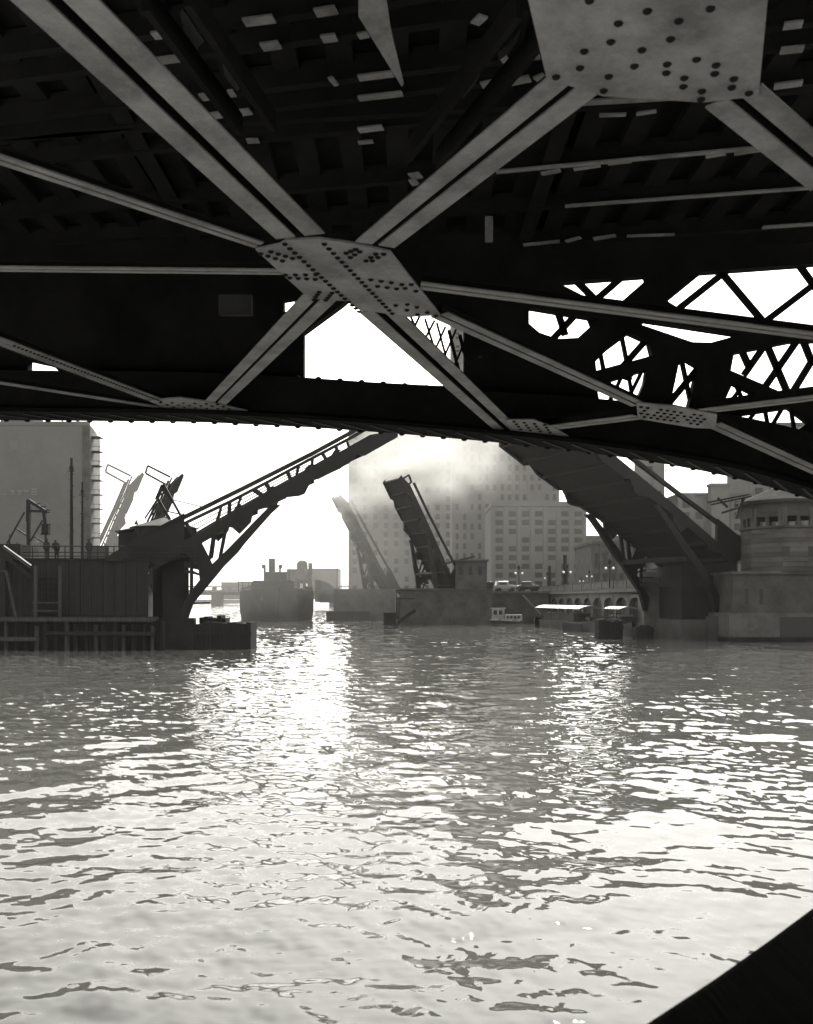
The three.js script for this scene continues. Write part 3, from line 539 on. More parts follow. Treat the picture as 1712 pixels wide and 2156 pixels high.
  person('man in a white cap and pale jacket behind the pier railing', -32.6, 86, DK + 0.14, stand(0.1, 0.17), M.cloth2, [cap(M.white, 0.1)]);
  person('man in a dark coat and cap beside the man in the white cap', -31.7, 86, DK + 0.14, stand(0.02, 0.2), M.cloth, [cap(M.cloth, 0.02)]);
  person('man in dark clothes bent forward over the railing at the tall pole', -30.75, 85.8, DK + 0.14, stand(0.3, 0.24).map(([a, b, r, s]) => [[a[0] * 1.15, a[1] * (a[1] > 1 ? 0.93 : 1), a[2]], [b[0] * 1.15, b[1] * (b[1] > 1 ? 0.93 : 1), b[2]], r, s]), M.cloth);
  person('slim man standing alone on the pier next to the grey box', -28.3, 87, DK + 0.14, stand(0, 0.14), M.cloth, [cap(M.cloth, 0)]);
  person('man whose head shows above the timber shed wall', -36.8, 87, DK - 0.05, stand(0, 0.16), M.cloth, [cap(M.cloth, 0)]);
}

// ---------- right bank: stone bridge tower, pier, viaduct, street furniture ----------
{
  const tower = thing('bridge_tower', 'octagonal stone bridge tower with a window lantern and low slate roof', 'bridge house', [40.2, 0, -104]);
  const oct = (r, y0, y1, r2 = r) => faceted(new THREE.CylinderGeometry(r2, r, y1 - y0, 8)).rotateY(Math.PI / 8).translate(0, (y0 + y1) / 2, 0);
  mesh('plinth', box(-6.6, 22, -1.5, 7.05, -10, 3.6), M.stone2, tower);
  mesh('ledge', [box(-6.85, 22, 7.05, 7.3, -10, 3.85), box(-7.1, 22, -1.5, 3.0, -10, 3.9)], M.stone, tower);
  mesh('tide_band', box(-7.14, 22, -1.5, 0.55, -10, 3.95), M.pier, tower);
  // shaft built in courses of stone
  for (let k = 0; k < 9; k++) mesh('stone_course', oct(4.35 - (k % 2) * 0.025, 7.3 + k * 0.5, 7.78 + k * 0.5), k % 3 ? M.stone : M.stone2, tower);
  mesh('sill_course', oct(4.55, 11.8, 12.0), M.stone2, tower);
  for (let k = 0; k < 8; k++) {
    const a = k * Math.PI / 4, f = 3.98, turn = g => g.rotateY(a);
    mesh('corner_pier', turn(box(-1.78, -1.18, 12, 13.9, f - 0.35, f)), M.stone, tower);
    mesh('corner_pier', turn(box(1.18, 1.78, 12, 13.9, f - 0.35, f)), M.stone, tower);
    mesh('mullion', turn(box(-0.18, 0.18, 12, 13.9, f - 0.3, f - 0.02)), M.stone2, tower);
    mesh('lintel', turn(box(-1.78, 1.78, 13.0, 14.45, f - 0.33, f - 0.01)), M.stone2, tower);
  }
  mesh('cornice', oct(4.9, 14.45, 14.7, 5.0), M.stone2, tower);
  mesh('roof', faceted(new THREE.ConeGeometry(5.1, 2.1, 8)).rotateY(Math.PI / 8).translate(0, 15.75, 0), M.slate, tower);
  mesh('finial', rod([0, 16.6, 0], [0, 17.1, 0], 0.14, 0.06), M.steel, tower);
  for (const x of [-1.3, 1.35]) { const w = mesh('window', box(x - 0.36, x + 0.36, 8.75, 9.85, 3.96, 4.06), M.glassDark, tower); mesh('sill', box(x - 0.45, x + 0.45, 8.6, 8.72, 3.95, 4.15), M.stone, w); }
  for (const x of [-5.2, -3.7]) mesh('slot_window', box(x - 0.18, x + 0.18, 3.9, 5.5, 3.55, 3.62), M.glassDark, tower);
  mesh('water_gate', box(-1.9, 1.8, -1, 2.6, 3.85, 3.93), M.glassDark, tower);

  const pier = thing('leaf_pit_pier', 'dark concrete leaf pit pier under the right raised leaf beside the stone tower', 'pier', [0, 0, 0]);
  mesh('body', box(29.6, 33.5, -1.5, 2.2, -124, -105), M.stone2, pier);
  mesh('pit_wall', box(30.2, 33.6, 2.2, 8.2, -124, -107), M.pier, pier);
  mesh('pit_wall', box(33.6, 38, -1.5, 10.2, -126, -112), M.pier, pier);
  mesh('step', box(32.2, 33.5, -1.5, 2.6, -105, -103.6), M.stone2, pier);

  const gate = thing('boom_gate', 'lattice boom of a crossing gate reaching out from the stone tower', 'gate', [0, 0, -101]);
  const seg = (pts, w) => bar([pts[0][0], pts[0][1], 0], [pts[1][0], pts[1][1], 0], w, w);
  for (const s of [[[31.169,14.443],[35.496,15.279]], [[31.513,14.197],[35.692,15.082]]]) mesh('boom_chord', seg(s, 0.16), M.steel, gate);
  for (let k = 0; k < 12; k++) { const [a, b] = [[31.366,14.345],[35.496,15.18]], t = k / 11; mesh('lacing', bar([a[0] + (b[0] - a[0]) * t, a[1] + (b[1] - a[1]) * t - 0.13, 0], [a[0] + (b[0] - a[0]) * t + 0.2, a[1] + (b[1] - a[1]) * t + 0.13, 0], 0.05), M.steel, gate); }
  for (const [s, w] of [[[[34.807,14.836],[34.119,12.771]], 0.3], [[[34.512,13.951],[32.644,13.361]], 0.2], [[[32.152,14.935],[33.234,13.951]], 0.22], [[[34.611,14.738],[35.004,14.836]], 0.3]]) mesh('strut', seg(s, w), M.steel, gate);

  // stone wall added behind the camera to block rear sky and darken the bridge
  const ab = thing('added_rear_wall', 'unseen dark stone wall added behind the camera to block the rear sky', 'wall', [0, 0, 14]);
  for (let k = 0; k < 11; k++) mesh('stone_course', box(-55, 55, -1.5 + k * 1.03, -0.5 + k * 1.03, 0.02 * (k % 2), 6), M.stone2, ab);

  // viaduct along the quay, its arcade open to the lower street
  const via = thing('quay_viaduct', 'pale concrete double-deck quay viaduct with arches and a solid parapet', 'viaduct', [28.7, 0, -119.6], 1.6009);
  const L = 84, bays = 12, bw = L / bays;
  for (let k = 0; k < bays; k++) {
    const x0 = k * bw, hole = [[x0 + 0.7, 1.2], [x0 + bw - 0.7, 1.2], [x0 + bw - 0.7, 3.6]];
    for (let i = 1; i < 8; i++) { const a = i / 8 * Math.PI; hole.push([x0 + bw / 2 + Math.cos(a) * (bw / 2 - 0.7), 3.6 + Math.sin(a) * 1.1]); }
    hole.push([x0 + 0.7, 3.6]);
    mesh('arch_bay', plate([[x0, -1.5], [x0 + bw - 0.01, -1.5], [x0 + bw - 0.01, 5.4], [x0, 5.4]], 0.2, 1.0, [hole]), M.concrete, via);
    for (let i = 0; i < 4; i++) mesh('parapet_panel', box(x0 + i * bw / 4 + 0.08, x0 + (i + 1) * bw / 4 - 0.08, 6.0, 6.92, 0.05, 0.2), M.concrete, via);
    mesh('parapet_pier', box(x0 - 0.2, x0 + 0.2, 5.95, 7.06, -0.06, 0.35), M.concrete, via);
  }
  mesh('cornice', box(0, L, 5.4, 5.7, -0.35, 1.0), M.concrete, via);
  mesh('deck', box(0, L, 5.7, 5.95, -0.1, 22), M.concrete, via);
  mesh('coping', box(0, L, 6.92, 7.02, -0.05, 0.32), M.stone, via);
  mesh('rear_wall', box(0, L, -1.5, 5.4, 9, 9.5), M.stone2, via);
  mesh('quay', box(0, L, -1.5, 1.1, -0.5, 9), M.concrete, via);
  const end = thing('viaduct_end_pier', 'pale concrete end pier of the viaduct next to the leaf foot', 'pier', [0, 0, 0]);
  mesh('body', box(28.35, 32, -1.5, 6.7, -119.5, -116.5), M.concrete, end);
  mesh('cap', box(28.2, 32.1, 6.7, 7.1, -119.5, -116.3), M.concrete, end);
  mesh('railing', [rod([27.2, 7.1, -116.3], [27.2, 8.9, -116.3], 0.06), rod([27.2, 7.9, -116.3], [29.8, 7.7, -116.3], 0.05), box(27.1, 29.5, 6.95, 7.1, -118, -116.2)], M.steel, end);

  // street lamps with paired globes
  const lamp = thing('street_lamp', 'paired-globe street lamp on the parapet before the arcaded building', 'street lamp', [27.9, 6.0, -134], 0, 'quay street lamps');
  mesh('post', rod([0, 0, 0], [0, 3.6, 0], 0.09, 0.06), M.steel, lamp);
  mesh('arm', bar([-0.5, 2.9, 0], [0.5, 2.9, 0], 0.06), M.steel, lamp);
  for (const s of [-0.5, 0.5]) mesh('globe', new THREE.SphereGeometry(0.19, 12, 8).translate(s, 2.72, 0), M.lamp, lamp);
  mesh('lantern', [rod([0, 3.3, 0], [0, 3.75, 0], 0.2, 0.24), new THREE.ConeGeometry(0.28, 0.35, 8).translate(0, 3.92, 0)], M.steel, lamp);
  for (const [x, d, k, label] of [[21.2, 184, 1.25, 'paired-globe street lamp beside the parked motor cars'], [28.3, 172, 1.2, 'paired-globe street lamp next to the taller vent stack'], [28.3, 196, 1.0, 'paired-globe street lamp next to the shorter vent stack'], [29.6, 158, 0.8, 'small street lamp between the tall vent stack and the arcaded building'], [30.5, 170, 0.6, 'smallest street lamp behind the viaduct parapet']]) {
    const c = lamp.clone(); c.name = numbered('street_lamp'); c.position.set(x, 6, -d); c.scale.setScalar(k); scene.add(c); c.userData = { ...lamp.userData, label };
  }
  for (const [x, d, h, r, label] of [[28.6, 195, 5.2, 0.42, 'shorter dark round vent stack on the viaduct'], [28.6, 176, 6.5, 0.48, 'taller dark round vent stack on the viaduct']]) {
    const s = thing('vent_stack', label, 'stack', [x, 5.95, -d], 0, 'stacks on the viaduct');
    mesh('pipe', rod([0, 0.4, 0], [0, h, 0], r * 0.8, r * 0.75, 12), M.steel, s); mesh('collar', rod([0, h * 0.5, 0], [0, h * 0.5 + 0.2, 0], r, r, 12), M.steel, s); mesh('base', rod([0, 0, 0], [0, h * 0.42, 0], r * 1.15, r, 12), M.steel, s);
  }
  // quay wall and street before the bank, with parked cars
  const quay = thing('quay_wall', 'dark stone quay wall behind the small tug', 'wall', [0, 0, 0]);
  mesh('wall', box(15.2, 26.4, -1.5, 5.6, -204, -181), M.stone2, quay); mesh('coping', box(15.1, 26.4, 5.6, 6.0, -204, -180.7), M.stone, quay);
  mesh('ramp_rail', bar([21.5, 5.2, -180.5], [24.6, 1.6, -178], 0.2, 0.3), M.concrete, quay);
  const car = (label, x, d, turn, m) => {
    const c = thing('motor_car', label, 'car', [x, 6, -d], turn, 'cars on the quay');
    const prof = [[-2, 0.42], [-2, 0.95], [-1.7, 1.1], [-1.55, 1.75], [0.35, 1.8], [0.6, 1.15], [1.8, 1.05], [2, 0.9], [2, 0.42]];
    mesh('body', new THREE.ExtrudeGeometry(shapeOf(prof), { depth: 1.4, bevelEnabled: true, bevelSize: 0.08, bevelThickness: 0.08, bevelSegments: 2 }).translate(0, 0, -0.7), m, c);
    mesh('window', box(-1.3, 0.2, 1.2, 1.62, 0.79, 0.8), M.glassDark, c);
    for (const [wx, wz] of [[-1.3, 0.75], [1.3, 0.75], [-1.3, -0.75], [1.3, -0.75]]) mesh('wheel', new THREE.CylinderGeometry(0.38, 0.38, 0.16, 14).rotateX(Math.PI / 2).translate(wx, 0.38, wz), M.cloth, c);
    mesh('fender', [box(0.8, 1.9, 0.6, 0.72, 0.7, 0.95), box(-1.9, -0.8, 0.6, 0.72, 0.7, 0.95)], m, c);
    for (const z of [-0.5, 0.5]) mesh('headlight', new THREE.SphereGeometry(0.14, 10, 8).translate(2.02, 0.85, z), M.lamp, c);
  };
  const shiny = material('car enamel', 0.12, 0.08, null, 1, 1, { spec: 1 }), black = material('black car enamel', 0.02, 0.1, null, 1, 1, { spec: 1 });
  car('light coloured motor car parked on the quay edge with a bright roof', 18.4, 183, 0.2, shiny);
  car('dark motor car parked behind the quay street lamp', 22.9, 184, 0.35, black);
  car('dark motor car parked against the pier house on the quay', 16.4, 187, -0.4, black);

  // street clutter: the pier and square house under the steep leaf
  const p2 = thing('bridge_pier', 'hazy stone bridge pier under the steep raised leaf', 'pier', [0, 0, 0]);
  mesh('body', box(-1.2, 15, -1.5, 6.1, -196, -171), M.stone2, p2); mesh('coping', box(-1.4, 15.1, 6.1, 6.4, -196, -170.8), M.stone2, p2);
  mesh('side_frame', [rod([-1.8, 1.2, -171], [-1.8, 6.2, -171], 0.1), rod([-1.8, 6.1, -171], [1.6, 6.1, -171], 0.1), rod([-1.8, 4.6, -171], [1.4, 4.6, -171], 0.06), bar([-1.6, 0.4, -171], [1.6, 2.6, -171], 0.3, 0.6)], M.steel, p2);
  mesh('fender', box(-4, -1.9, -1.5, 2.2, -175, -171), M.wood, p2);
  const h2 = thing('pier_house', 'square flat-roofed pier house beside the foot of the steep leaf', 'bridge house', [11.4, 6.4, -173]);
  mesh('wall', box(-2.7, 2.7, 0, 4.7, -3, 2), M.stone2, h2); mesh('roof', box(-3, 3, 4.7, 5.05, -3.3, 2.3), M.stone2, h2);
  for (const x of [-1.9, -0.2, 1.5]) mesh('window', box(x - 0.35, x + 0.35, 2.3, 3.8, 1.98, 2.04), M.glassDark, h2);
  mesh('gate_arm', bar([-5.2, 4.2, 2], [0.6, 5.6, 2], 0.2, 0.35), M.steel, h2);
  const p3 = thing('bridge_pier', 'pale hazy stone pier under the smoke-veiled leaf', 'pier', [0, 0, 0]);
  mesh('body', box(-16, -2.5, -1.5, 6.8, -236, -214), M.stone2, p3); mesh('fender', box(-17.5, -8, -1.5, 1.9, -214, -212.8), M.wood, p3);
  for (const [label, x0, x1, d, y] of [['hazy pier under the upright leaf behind the round house', -60, -44, 160, 6], ['far hazy pier under the palest leaf on the left bank', -92, -72, 216, 6.8]]) {
    const p = thing('bridge_pier', label, 'pier', [0, 0, 0]); mesh('body', box(x0, x1, -1.5, y, -d - 22, -d), M.stone2, p); mesh('coping', box(x0 - 0.2, x1 + 0.2, y, y + 0.4, -d - 22, -d + 0.2), M.stone2, p);
  }
}

// ---------- vessels ----------
// hull lofted through stations [t along the length from the bow, half width at deck, half width at water, deck height]
function hullGeo(L, st, draft = 1) {
  const n = 7, pos = [], idx = [];
  st.forEach(([t, wd, ww, h]) => { for (let i = 0; i <= n; i++) { const s = i / n * 2 - 1, a = Math.abs(s), e = Math.min(1, a / 0.45), up = Math.max(0, (a - 0.45) / 0.55); const w = up > 0 ? ww + (wd - ww) * up : ww * e, y = up > 0 ? -0.3 + (h + 0.3) * up : -draft + (draft - 0.3) * e * e; pos.push(Math.sign(s) * w, y, -t * L); } });
  for (let j = 0; j < st.length - 1; j++) for (let i = 0; i < n; i++) { const a = j * (n + 1) + i, b = a + 1, c = a + n + 1, d = c + 1; idx.push(a, c, b, b, c, d); }
  for (let j = 0; j < st.length - 1; j++) { const a = j * (n + 1), b = a + n, c = a + n + 1, d = c + n; idx.push(a, b, c, b, d, c); }
  const e = (st.length - 1) * (n + 1); for (let i = 1; i < n; i++) idx.push(e, e + i, e + i + 1);
  const g = new THREE.BufferGeometry(); g.setAttribute('position', new THREE.Float32BufferAttribute(pos, 3)); g.setIndex(idx); g.computeVertexNormals();
  return toCreasedNormals(g, 0.6);
}
{
  const ship = thing('steamship', 'hazy dark steamship heading up the river bow first with a smoking funnel', 'ship', [-26.2, 0, -200], 0.16);
  mesh('hull', hullGeo(62, [[0, 0.15, 0.1, 6.9], [0.02, 3.2, 1.4, 6.8], [0.06, 5.2, 2.8, 6.6], [0.12, 6.9, 5.2, 6.4], [0.18, 7.9, 7.2, 6.3], [0.2, 8, 7.8, 6.2], [0.205, 8, 7.9, 4.3], [0.8, 8, 7.9, 4.3], [0.93, 7, 6, 4.6], [1, 4.4, 2.6, 5]]), M.hull, ship);
  mesh('bulwark', [bar([-5.6, 7.0, -3.2], [-7.6, 6.7, -10], 0.12, 0.6), bar([5.6, 7.0, -3.2], [7.6, 6.7, -10], 0.12, 0.6)], M.hull, ship);
  for (const s of [-1, 1]) mesh('anchor', [box(s * 3.4 - 0.3, s * 3.4 + 0.3, 4.2, 5.0, -2.2, -1.9), box(s * 3.4 - 0.08, s * 3.4 + 0.08, 4.2, 5.8, -2.1, -1.85)], M.steel2, ship);
  mesh('deckhouse', [box(-5.6, 3.6, 6, 8.3, -15, -9), box(-5.2, 3.2, 8.3, 8.5, -15.3, -8.6)], M.hull, ship);
  mesh('pilot_house', [box(-2.6, 2.0, 8.3, 10.2, -14, -9.6), box(-2.9, 2.3, 10.2, 10.4, -14.3, -9.2)], M.hull, ship);
  for (const x of [-1.8, -0.4, 1.0]) mesh('window', box(x - 0.4, x + 0.4, 9.1, 9.8, -9.62, -9.57), M.glassDark, ship);
  mesh('bridge_rail', [rod([-8.2, 8.2, -9], [5.2, 8.2, -9], 0.07), rod([-8.2, 7.5, -9], [5.2, 7.5, -9], 0.04), ...[-8.2, -7.3, -6, 4.4, 5.2].map(x => rod([x, 6.2, -9], [x, 8.6, -9], 0.08))], M.steel, ship);
  const f = mesh('funnel', new THREE.CylinderGeometry(0.72, 0.78, 6.4, 18).translate(-0.9, 10.4, -20), M.hull, ship);
  mesh('funnel_rim', new THREE.TorusGeometry(0.74, 0.07, 8, 18).rotateX(Math.PI / 2).translate(-0.9, 13.6, -20), M.hull, f);
  for (const x of [-2.6, 0.8]) mesh('cowl_vent', [rod([x, 7, -17], [x, 11.6, -17], 0.24, 0.24, 10), new THREE.SphereGeometry(0.5, 12, 8).scale(0.9, 1, 1).translate(x + (x < 0 ? -0.22 : 0.1), 11.8, -16.8)], M.hull, ship);
  mesh('mast', [rod([2.6, 6.4, -12], [2.6, 18.5, -12], 0.13, 0.05), rod([0.4, 16.8, -12], [4.4, 16.9, -12], 0.03)], M.steel, ship);
  mesh('mast', rod([-2.0, 6.4, -40], [-2.0, 17, -40], 0.1, 0.04), M.steel, ship);

  const tug = thing('tug_boat', 'small tug with a white cabin and wheelhouse moored at the quay wall', 'boat', [21.6, 0, -164], -1.75);
  mesh('hull', hullGeo(8.6, [[0, 0.1, 0.05, 1.5], [0.08, 0.9, 0.5, 1.35], [0.25, 1.4, 1.2, 1.1], [0.6, 1.5, 1.4, 0.9], [0.9, 1.3, 1.1, 1.0], [1, 0.9, 0.6, 1.05]], 0.6).scale(1, 1, -1).rotateY(Math.PI), M.hull, tug);
  const cab = mesh('cabin', box(-0.95, 0.95, 0.9, 1.9, 2.2, 5), M.white, tug);
  for (let k = 0; k < 4; k++) for (const s of [-1, 1]) mesh('window', box(s * 0.96 - 0.02, s * 0.96 + 0.02, 1.25, 1.65, 2.45 + k * 0.62, 2.85 + k * 0.62), M.glassDark, cab);
  const wh = mesh('wheelhouse', [box(-0.85, 0.85, 0.9, 2.9, 5.2, 7.2), box(-1, 1, 2.9, 3.0, 5, 7.4)], M.white, tug);
  for (let k = 0; k < 2; k++) for (const s of [-1, 1]) mesh('window', box(s * 0.86 - 0.02, s * 0.86 + 0.02, 1.9, 2.6, 5.4 + k * 0.9, 6.0 + k * 0.9), M.glassDark, wh);
  mesh('rubbing_strake', [bar([1.5, 0.85, 2.5], [1.35, 1.05, 7.5], 0.08, 0.14), bar([-1.5, 0.85, 2.5], [-1.35, 1.05, 7.5], 0.08, 0.14)], M.white, tug);

  const tour = (label, x, d, turn, L, W) => {
    const b = thing('excursion_boat', label, 'boat', [x, 0, -d], turn, 'boats at the quay');
    mesh('hull', hullGeo(L, [[0, 0.1, 0.05, 1.7], [0.06, W * 0.3, W * 0.2, 1.5], [0.2, W * 0.48, W * 0.42, 1.25], [0.7, W * 0.5, W * 0.46, 1.1], [1, W * 0.4, W * 0.35, 1.2]], 0.6), M.stone, b);
    mesh('deckhouse', box(-W * 0.32, W * 0.32, 1.1, 2.3, -L * 0.8, -L * 0.28), M.stone2, b);
    mesh('canopy', new THREE.CylinderGeometry(W * 0.95, W * 0.95, L * 0.78, 12, 1, true, -0.52, 1.04).rotateX(-Math.PI / 2).translate(0, 3.55 - W * 0.95, -L * 0.54), M.canvas, b, true);
    for (let k = 0; k < 6; k++) for (const s of [-1, 1]) mesh('stanchion', rod([s * W * 0.44, 1.1, -L * (0.18 + k * 0.145)], [s * W * 0.44, 3.45, -L * (0.18 + k * 0.145)], 0.04), M.steel2, b);
    for (let k = 0; k < 5; k++) mesh('bench', box(-W * 0.4, W * 0.4, 2.35, 2.5, -L * (0.3 + k * 0.1), -L * (0.3 + k * 0.1) + 0.5), M.white, b);
    return b;
  };
  tour('long excursion boat under a bright white canopy moored at the quay', 25.9, 129, 0.063, 40, 3.6);
  tour('shorter canopied boat behind the free-standing pile cluster', 27.0, 116.5, 0.03, 11, 2.4);
  const launch = thing('motor_launch', 'open pale-hulled motor launch beside the pile cluster', 'boat', [21.6, 0, -135], -1.42);
  mesh('hull', hullGeo(8.5, [[0, 0.08, 0.04, 1.35], [0.08, 0.7, 0.4, 1.2], [0.3, 1.2, 1.0, 1.0], [0.75, 1.25, 1.1, 0.9], [1, 1.0, 0.8, 0.95]], 0.5), M.stone, launch);
  mesh('windscreen', box(-0.8, 0.8, 1.0, 1.6, -3.4, -3.3), M.glassDark, launch);
  mesh('cabin', box(-0.85, 0.85, 0.9, 2.0, -7, -3.6), M.steel2, launch);
  mesh('rail', [bar([-0.75, 1.22, -0.8], [-1.22, 0.98, -6], 0.1, 0.1), bar([0.75, 1.22, -0.8], [1.22, 0.98, -6], 0.1, 0.1)], M.white, launch);

  // the photographer's own mooring: a tarred barge corner just below the lens
  const barge = thing('moored_barge', 'black tarred barge corner close in front at the water', 'barge', [0, 0, 0]);
  const edge = [[0.42, 2.35], [0.68, 2.72], [0.98, 3.05], [1.3, 3.42], [1.62, 3.8], [2.1, 4.25], [2.8, 4.7], [4, 5.1], [8, 5.6], [8, 1], [0.3, 1]];
  const bg = new THREE.ExtrudeGeometry(shapeOf(edge), { depth: 3.1, bevelEnabled: true, bevelSize: 0.05, bevelThickness: 0.05, bevelSegments: 3 }).rotateX(-Math.PI / 2).translate(0, 0, 0);
  mesh('deck_and_side', bg, M.tar, barge);
  mesh('rubbing_strake', edge.slice(0, 8).slice(0, -1).map((q, i) => rod([q[0], 2.95, -q[1] - 0.03], [edge[i + 1][0], 2.95, -edge[i + 1][1] - 0.03], 0.09)), M.tar, barge);
}

// ---------- the city behind, in the haze ----------
{
  const ground = (name, poly, y) => structure(mesh(name, new THREE.ExtrudeGeometry(shapeOf(poly.map(([x, d]) => [x, d])), { depth: y + 1.5, bevelEnabled: false }).rotateX(-Math.PI / 2).translate(0, -1.5, 0), M.stone2));
  ground('river_bank', [[29.5, 122], [26.6, 204], [15.3, 205], [-2.4, 238], [-15, 240], [-62, 900], [-62, 1500], [900, 1500], [900, 122]], 5);
  ground('river_bank', [[-33, 114], [-62, 182], [-92, 240], [-236, 900], [-236, 1500], [-1200, 1500], [-1200, 112.5]], 5);

  // flat facade building with real window recesses; windows share two geometries
  const facade = (label, x0, x1, y1, d, dep, m, cols, rows, o = {}) => {
    const b = thing(o.name ?? 'office_building', label, 'building', [(x0 + x1) / 2, 5, -d], o.turn ?? 0, o.group), w = x1 - x0, h = y1 - 5;
    mesh('wall', box(-w / 2, w / 2, 0, h, -dep, -0.25), m, b);
    mesh('parapet', box(-w / 2 - 0.3, w / 2 + 0.3, h, h + (o.cap ?? 0.8), -dep - 0.3, 0.15), m, b);
    if (cols) {
      const cw = w / cols, y0 = o.y0 ?? 3, rh = (h - y0 - (o.top ?? 1)) / rows, ww = cw * (o.ww ?? 0.55), wh = rh * (o.wh ?? 0.6), g = new THREE.BoxGeometry(ww, wh, 0.12);
      for (let c = 0; c <= cols; c++) mesh('pilaster', box(-w / 2 + c * cw - cw * 0.12, -w / 2 + c * cw + cw * 0.12, 0, h, -0.26, o.proud ?? 0.12), m, b);
      for (let r = 0; r < rows; r++) {
        mesh('spandrel', box(-w / 2, w / 2, y0 + r * rh + wh + (rh - wh) / 2, y0 + r * rh + rh + (rh - wh) / 2 - 0.05, -0.26, -0.05), m, b);
        for (let c = 0; c < cols; c++) { const q = mesh('window', g, rnd() < 0.22 ? M.blind : M.glassDark, b); q.position.set(-w / 2 + (c + 0.5) * cw, y0 + (r + 0.5) * rh, -0.22); }
      }
    }
    return b;
  };
  facade('low limestone office block with a grid of windows before the smoking tower', 26.5, 54.8, 33.2, 300, 30, M.facade, 7, 9, { cap: 1.4 });
  facade('dark slab tower with narrow window columns rising above the office block', 17.3, 56, 74, 360, 30, M.brick, 14, 18, { ww: 0.4 });
  facade('tall upper shaft standing on the dark slab tower', 17.3, 43.5, 118, 362, 26, M.brick, 8, 26, { ww: 0.4, y0: 70 });
  facade('broad pale tower fading into the smoke behind the steep leaf', -28, 23, 97, 480, 40, M.brick, 10, 20, { ww: 0.4, cap: 2 });
  facade('three-storey building with tall narrow windows behind the viaduct', 46.5, 80, 18.4, 244, 25, M.stone, 16, 2, { ww: 0.4, wh: 0.75, y0: 1.5, top: 1.6 });
  facade('low flat building between the office block and the three-storey building', 60, 90, 26, 340, 25, M.brick, 0, 0);
  facade('slim block whose top shows above the right leaf hand rail', 73.5, 79, 55, 300, 15, M.brick, 2, 12);
  facade('stepped grey block behind the boom gate', 84, 104, 36.5, 300, 25, M.brick, 5, 8);
  facade('small square roof house above the stepped grey block', 92.6, 98, 39, 296, 4, M.brick, 0, 0);
  facade('broad tall block behind the stone tower roof', 110, 160, 60, 310, 25, M.brick, 12, 14);
  facade('distant low block beyond the far bridge', -190, -160, 22, 1000, 30, M.brick, 0, 0);
  facade('distant mid-rise block right of the steamship mast', -92, -66, 34, 940, 40, M.brick, 0, 0);

  // tall lettered building on the left bank; the painted letters run from right to left
  const b = thing('lettered_building', 'tall plain building with faint reversed block letters and iron balconies on its corner', 'building', [0, 5, 0]);
  const foot = [[-112, 185], [-60, 185], [-60.6, 189], [-63.4, 202], [-112, 215]];
  mesh('wall', new THREE.ExtrudeGeometry(shapeOf(foot), { depth: 32.5, bevelEnabled: false }).rotateX(-Math.PI / 2), M.brick, b);
  mesh('corner_strip', box(-61.4, -60.02, 0, 32.4, -185.4, -184.75), M.stone, b);
  mesh('parapet', box(-112, -60.2, 32.5, 33.2, -186, -184.9), M.brick, b);
  mesh('penthouse', [box(-79, -73, 33.2, 38, -196, -190), box(-66, -65.8, 33, 38, -187, -186.8), rod([-63, 33, -187], [-63, 35, -187], 0.3)], M.brick, b);
  for (const x of [-71, -74.4]) mesh('window', box(x - 0.7, x + 0.7, 28, 29.6, -185, -184.96), M.facade, b);
  for (let k = 0; k < 11; k++) { const y = 3 + k * 2.75, bal = mesh('balcony', box(-60.6, -58.6, y, y + 0.12, -189, -186.2), M.steel2, b); mesh('balcony_rail', [rod([-58.7, y + 0.9, -189], [-58.7, y + 0.9, -186.2], 0.05), rod([-60, y + 0.9, -186.2], [-58.2, y + 0.9, -186.2], 0.05), rod([-58.7, y, -186.2], [-58.7, y + 0.9, -186.2], 0.04)], M.steel2, bal); }
  // letters S T E E L mirrored, as flat strokes of paint
  const stroke = { S: [[0, 1, 1, 1], [0, 1, 0, 0.5], [0, 0.5, 1, 0.5], [1, 0.5, 1, 0], [1, 0, 0, 0]], T: [[0, 1, 1, 1], [0.5, 1, 0.5, 0]], E: [[0, 1, 1, 1], [0, 0.5, 0.8, 0.5], [0, 0, 1, 0], [0, 0, 0, 1]], L: [[0, 1, 0, 0], [0, 0, 1, 0]] };
  for (const [ch, x, w, h] of [['S', -70.05, 1.05, 0.98], ['T', -71.65, 0.8, 0.62], ['E', -73.0, 0.72, 0.66], ['E', -74.35, 0.72, 0.66], ['L', -75.75, 0.7, 0.66]])
    mesh('letter', stroke[ch].map(([a, c, e, f]) => bar([x - a * w, 19.4 + c * h, -184.95], [x - e * w, 19.4 + f * h, -184.95], 0.06, 0.15)), M.white, b);

  // far road bridge and the domed bridge house behind the ship
  const far = thing('far_road_bridge', 'pale distant bridge across the river with light showing through its rail', 'bridge', [0, 0, -800]);
  mesh('deck', box(-260, -20, 11, 12.6, -8, 8), M.concrete, far); mesh('girder', box(-260, -20, 8.4, 11, -6, 6), M.stone2, far);
  mesh('rail', box(-260, -20, 14.8, 15.8, 7, 8), M.concrete, far);
  for (let k = 0; k < 20; k++) mesh('rail_post', box(-258 + k * 12.5, -254 + k * 12.5, 12.6, 14.8, 7, 8), M.concrete, far);
  for (let k = 0; k < 8; k++) mesh('pier', box(-255 + k * 32, -247 + k * 32, -1.5, 8.4, -6, 6), M.stone2, far);
  const dome = thing('domed_bridge_house', 'pale domed bridge house rising behind the steamship', 'bridge house', [-46.5, 5, -420], 0);
  mesh('wall', [box(-4.6, 5.2, 0, 12.6, -6, 4), box(-0.4, 3.6, 12.6, 14.6, -4, 3), box(4.6, 6.2, 10, 15.2, 2, 4)], M.stone, dome);
  mesh('dome', new THREE.SphereGeometry(2.4, 16, 8, 0, 6.284, 0, 1.5708).scale(1, 0.8, 1).translate(1.6, 14.6, 0), M.stone, dome);
